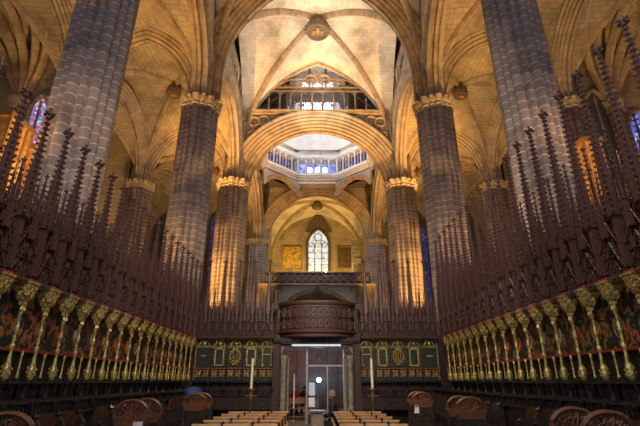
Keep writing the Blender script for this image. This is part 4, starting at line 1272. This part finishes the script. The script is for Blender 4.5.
# ------------------------------------------------------------------ people
def skin_obj(name, nodes, edges, mat, parent, sub=2, root=0):
    me = bpy.data.meshes.new(name)
    bm = bmesh.new(); lay = bm.verts.layers.skin.verify()
    vs = [bm.verts.new(p[:3]) for p in nodes]
    for a, b in edges: bm.edges.new((vs[a], vs[b]))
    for v, p in zip(vs, nodes):
        r = p[3]; v[lay].radius = (r, r) if not isinstance(r, tuple) else r
    vs[root][lay].use_root = True
    bm.to_mesh(me); bm.free()
    me.materials.append(MATS[mat])
    o = bpy.data.objects.new(name, me); COL.objects.link(o); o.parent = parent
    o.modifiers.new('skin', 'SKIN').use_smooth_shade = True
    s_ = o.modifiers.new('sub', 'SUBSURF'); s_.levels = sub; s_.render_levels = sub
    return o
def chain(*idx): return [(idx[i], idx[i+1]) for i in range(len(idx)-1)]
def seated(loc, rotz, label, coat, hair, lean=.05):
    """faces local +x, seat at z .45"""
    e = empty('person', loc, rotz); tag(e, label, 'person')
    N = [(0,0,.53,.13),(0.02,0,.70,.125),(lean,0,.90,.135),(lean+.01,0,1.03,.12),(lean+.02,0,1.10,.055),(lean+.04,0,1.17,.052),(lean+.055,0,1.24,.085),(lean+.06,0,1.31,.078)]
    E = chain(0,1,2,3,4,5,6,7)
    def add(parent, pts):
        k = parent
        for p in pts:
            N.append(p); E.append((k, len(N)-1)); k = len(N)-1
        return k
    hands = []
    for s in (-1, 1):
        add(0, [(.1, s*.10, .52, .085), (.45, s*.11, .51, .062), (.46, s*.11, .28, .052), (.43, s*.11, .08, .036), (.47, s*.11, .04, .036), (.58, s*.12, .025, .026)])
        h = add(3, [(lean, s*.17, 1.02, .055), (lean+.03, s*.21, .80, .045), (lean+.16, s*.19, .72, .036), (lean+.29, s*.13, .76, .026), (lean+.35, s*.11, .775, .03)])
        hx, hy, hz = N[h][:3]
        for q, (dy, L) in enumerate(((-.030, .062), (-.011, .075), (.009, .07), (.028, .052))):
            add(h, [(hx+.035, hy+dy, hz+.006, .011), (hx+.035+L*.55, hy+dy, hz-.002, .0095), (hx+.03+L*.9, hy+dy, hz-.028, .0085)])
        add(h, [(hx+.0, hy - s*.035, hz+.012, .011), (hx+.045, hy - s*.05, hz+.0, .009)])
    body = skin_obj('body', N, E, 'skin', e)
    # nose, ears, eyes, mouth
    hx, hz = lean+.06, 1.255
    m = MB(); m.smooth = True
    m.ball(hx+.088, 0, hz-.01, .018, .012, .022, 8, 5)
    for s in (-1, 1): m.ball(hx-.005, s*.084, hz-.005, .02, .008, .03, 8, 5)
    m.build('nose_and_ears', 'skin', e)
    m = MB()
    for s in (-1, 1): m.ball(hx+.074, s*.03, hz+.012, .01, .012, .007, 8, 5)
    m.build('eyes', 'black_iron', e)
    m = MB(); m.ball(hx+.078, 0, hz-.047, .008, .025, .006, 8, 5); m.build('mouth', 'red_paint', e)
    m = MB(); m.smooth = True
    P = []
    for i in range(7):
        t = pi/2*i/6.
        P.append([(hx-.02 + .098*cos(t)*cos(2*pi*j/14) - .012, .094*cos(t)*sin(2*pi*j/14), hz+.02 + .105*sin(t) - (.05 if cos(2*pi*j/14) < .3 and i == 0 else 0)) for j in range(14)])
    m.grid(P, None, closed=True); m.build('hair', hair, e)
    # jacket
    J = [(0,0,.56,.15),(0.02,0,.70,.148),(lean,0,.90,.158),(lean+.01,0,1.02,.14),(lean+.02,0,1.12,.095),(lean+.03,0,1.175,.068)]
    JE = chain(0,1,2,3,4,5)
    for s in (-1, 1):
        k = 3
        for p in ((lean, s*.18, 1.02, .07), (lean+.03, s*.22, .80, .06), (lean+.16, s*.2, .72, .05), (lean+.27, s*.14, .755, .038)):
            J.append(p); JE.append((k, len(J)-1)); k = len(J)-1
    skin_obj('jacket', J, JE, coat, e)
    T = [(0,0,.53,.14)]; TE = []
    for s in (-1, 1):
        k = 0
        for p in ((.1, s*.10, .52, .098), (.45, s*.11, .51, .075), (.46, s*.11, .28, .065), (.43, s*.11, .11, .055)):
            T.append(p); TE.append((k, len(T)-1)); k = len(T)-1
    skin_obj('trousers', T, TE, 'dark_cloth', e)
    for s in (-1, 1):
        m = MB(); m.smooth = True; m.ball(.5, s*.115, .045, .13, .048, .045); m.build('shoe', 'black_iron', e)
    return e
seated((.50, 12.75, 0), R(172), 'seated person with grey hair in a dark jacket at the small desk, facing left', 'dark_cloth', 'grey_hair')
ch = empty('folding_chair', (.50, 12.75, 0), R(172)); tag(ch, 'plain dark chair under the seated person by the desk', 'chair')
m = MB(); m.box(-.2, -.2, .36, .22, .2, .4); m.build('seat', 'black_iron', ch)
m = MB(); m.box(-.24, -.2, .55, -.21, .2, .85); m.build('backrest', 'black_iron', ch)
for sx in (-.21, .2):
    for sy in (-.19, .19):
        m = MB(); m.tube([(sx, sy, 0), (sx, sy, .85 if sx < 0 else .37)], .012, 6); m.build('leg', 'black_iron', ch)
m = MB(); m.box(.24, 12.6, .69, .36, 12.82, .70); tag(m.build('paper_sheet', 'paper'), 'white paper held on the lap of the seated person', 'paper')
seated((-1.05, 22.25, -.0), R(-90), 'person in a red coat sitting on a brown bench beyond the portal', 'red_cloth', 'dark_hair')
seated((-.62, 23.25, -.0), R(-90), 'person in a dark coat sitting on a brown bench beyond the portal', 'dark_cloth', 'dark_hair')
e = empty('blue_cover', (-4.45, 16.7, 0)); tag(e, 'bright blue cloth draped over a seat back in the far left corner', 'cloth')
m = MB(); m.smooth = True
m.lathe([(.30, 1.02), (.32, 1.12), (.30, 1.26), (.22, 1.38), (.05, 1.42)], 0, 0, 14, sy=1.5); m.build('cover', 'bright_blue', e)

# ------------------------------------------------------------------ camera
cam = bpy.data.cameras.new('camera'); co = bpy.data.objects.new('camera', cam); COL.objects.link(co)
cam.sensor_width = 36; cam.sensor_fit = 'HORIZONTAL'; cam.lens = 427/640*36; cam.clip_end = 200; cam.clip_start = .05
co.location = (0, 0, 1.6); co.rotation_euler = (R(90 + 21.5), 0, R(-.4))
SC.camera = co

# ------------------------------------------------------------------ lights
w = bpy.data.worlds.new('world'); SC.world = w; w.use_nodes = True
w.node_tree.nodes['Background'].inputs[0].default_value = (.60, .62, .85, 1)
w.node_tree.nodes['Background'].inputs[1].default_value = .22
def spot(loc, target, power, col, size=90, blend=.6, rad=.25):
    l = bpy.data.lights.new('added_spot_lamp', 'SPOT'); l.energy = power; l.color = col; l.spot_size = R(size); l.spot_blend = blend; l.shadow_soft_size = rad
    o = bpy.data.objects.new('added_spot_lamp', l); COL.objects.link(o); o.location = loc
    o.rotation_euler = (Vector(target) - Vector(loc)).to_track_quat('-Z', 'Y').to_euler(); return o
def point(loc, power, col, rad=.3):
    l = bpy.data.lights.new('point_lamp', 'POINT'); l.energy = power; l.color = col; l.shadow_soft_size = rad
    o = bpy.data.objects.new('point_lamp', l); COL.objects.link(o); o.location = loc; return o
ORG = (1., .50, .14); WRM = (1., .64, .27); CRM = (1., .94, .84); YEL = (1., .61, .15); BLU = (.62, .78, 1.)
# nave vault: assumed cream uplights on the galleries
for sd in (-1, 1):
    for y in (22.8, 28.2):
        spot((sd*4.9, y, 20.2), (-sd*4.5, 25.5, 25.0), 1200, CRM, 100)
    # assumed aisle uplights
    for y, p in ((6., 1500), (15.3, 3000), (25.5, 2800), (38., 2400)):
        spot((sd*9.0, y, 5.0), (sd*10.6, y+.5, 20), p, WRM, 90, rad=.2)
        spot((sd*15.2, y, 8.0), (sd*16.6, y, 20), p*.18, WRM, 110, rad=.2)
    # added unseen orange and warm spots grazing piers and arches
    spot((sd*9.6, 26.0, 3.6), (sd*7.0, 30.7, 11), 9000, ORG, 56)
    spot((sd*5.4, 26.6, 3.6), (sd*6.0, 30.7, 11), 1500, ORG, 50)
    spot((sd*9.6, 16.2, 3.6), (sd*7.2, 20.3, 12), 2600, ORG, 56)
    spot((sd*9.6, 6.6, 3.6), (sd*7.2, 10.4, 12), 2600, ORG, 56)
    spot((sd*8.3, 8.2, 4.0), (sd*6.7, 10.4, 16), 1500, ORG, 50, rad=.05)
    spot((sd*6.5, 7.9, 4.4), (sd*6.5, 10.4, 17), 600, ORG, 40, rad=.05)
    spot((sd*6.5, 17.0, 4.2), (sd*6.3, 20.3, 15), 900, ORG, 50, rad=.05)
    spot((sd*8.6, 27.0, 9.0), (sd*7.2, 30.7, 17), 2600, ORG, 60, rad=.05)
    spot((sd*8.4, 17.0, 8.0), (sd*7.2, 20.3, 16.5), 900, ORG, 60, rad=.05)
    spot((sd*2.5, 24.5, 6.0), (sd*6.2, 30.7, 13), 1500, WRM, 40, rad=.1)
    spot((sd*12.0, 27.0, 6.0), (sd*13.6, 30.7, 15), 2200, ORG, 50, rad=.1)
    spot((sd*6.0, 7.0, 9.0), (sd*6.8, 10.4, 19), 1300, ORG, 50, rad=.05)
    spot((sd*5.4, 16.6, 9.0), (sd*6.5, 20.3, 16), 700, WRM, 50, rad=.05)
    spot((sd*9.6, 24.0, 3.6), (sd*7.2, 30.7, 15.5), 15000, ORG, 50)
    spot((sd*7.6, 40.0, 4.0), (sd*6.6, 45.7, 13), 3000, ORG, 36)
    spot((sd*3.6, 25.4, 7.0), (sd*2.6, 30.7, 20.5), 3000, ORG, 70)
    spot((sd*4.6, 15.5, 7.0), (sd*4.2, 20.3, 24), 1800, ORG, 60)
    # added unseen cool spots on the near piers, for assumed daylight from behind the camera
    spot((-sd*2.0, -8, 9.0), (sd*6.6, 10.2, 9.0), 2000, (.72, .76, 1.), 40, rad=.8)
    spot((-sd*1.0, 2, 12.0), (sd*6.6, 20.3, 9.0), 1500, (1., .82, .70), 40, rad=.8)  # added unseen warm fill on the second piers
for sd in (-1, 1): spot((sd*9.2, 14.2, 7.0), (sd*13.4, 17.5, 11.0), 1500, ORG, 60)  # added unseen orange spots to light the wooden cases
# crossing: added unseen lamps for assumed daylight in the lantern
spot((0, 34.6, 32.0), (0, 43.5, 24.5), 3600, (.86, .92, 1.), 125, .5, .8)
point((0, 38.2, 25.5), 420, (.80, .88, 1.), .6)
# end bay: added unseen yellow and orange spots
spot((-3.5, 48.0, 12.5), (0.5, 53.5, 19), 2100, YEL, 120)
spot((3.5, 48.0, 12.5), (-.5, 53.5, 19), 1700, YEL, 120)
spot((0, 41, 12.0), (0, 45.5, 21.5), 1300, ORG, 90)
spot((0, 46.0, 6.5), (0, 50, 10.5), 160, WRM, 120)
for sd in (-1, 1): spot((sd*4.0, 40.0, 6), (sd*6.3, 45.7, 14.5), 1500, ORG, 26)
spot((0, 35, 13.0), (0, 45, 10.2), 700, (.85, .85, 1.), 50)  # added unseen spot to brighten the gallery front
# unseen spots over the choir stalls, benches and end wall
for sd in (-1, 1):
    spot((sd*1.0, 2.0, 9.5), (sd*5.0, 10, 2.5), 1350, (1., .80, .62), 90, rad=.2)
    spot((sd*1.0, 9.0, 9.5), (sd*4.6, 17, 2.5), 1150, (1., .80, .62), 90, rad=.2)
    spot((-sd*2.0, 3.0, 5.0), (sd*4.4, 9, .5), 420, (.6, .75, 1.), 44, rad=.1)  # added cool fill for bluish glints on the lower seats
spot((0, 8.0, 11), (0, 19, 2.3), 1700, (1., .84, .66), 60, rad=.2)
spot((0, 9.5, 9), (0, 10, 0), 500, (1., .80, .58), 34)
point((.13, 26.8, 1.9), 110, BLU, .1)

SC.view_settings.view_transform = 'Standard'; SC.view_settings.look = 'None'
SC.view_settings.gamma = 1; SC.view_settings.exposure = 0.0
try: SC.view_settings.use_curve_mapping = False
except Exception: pass
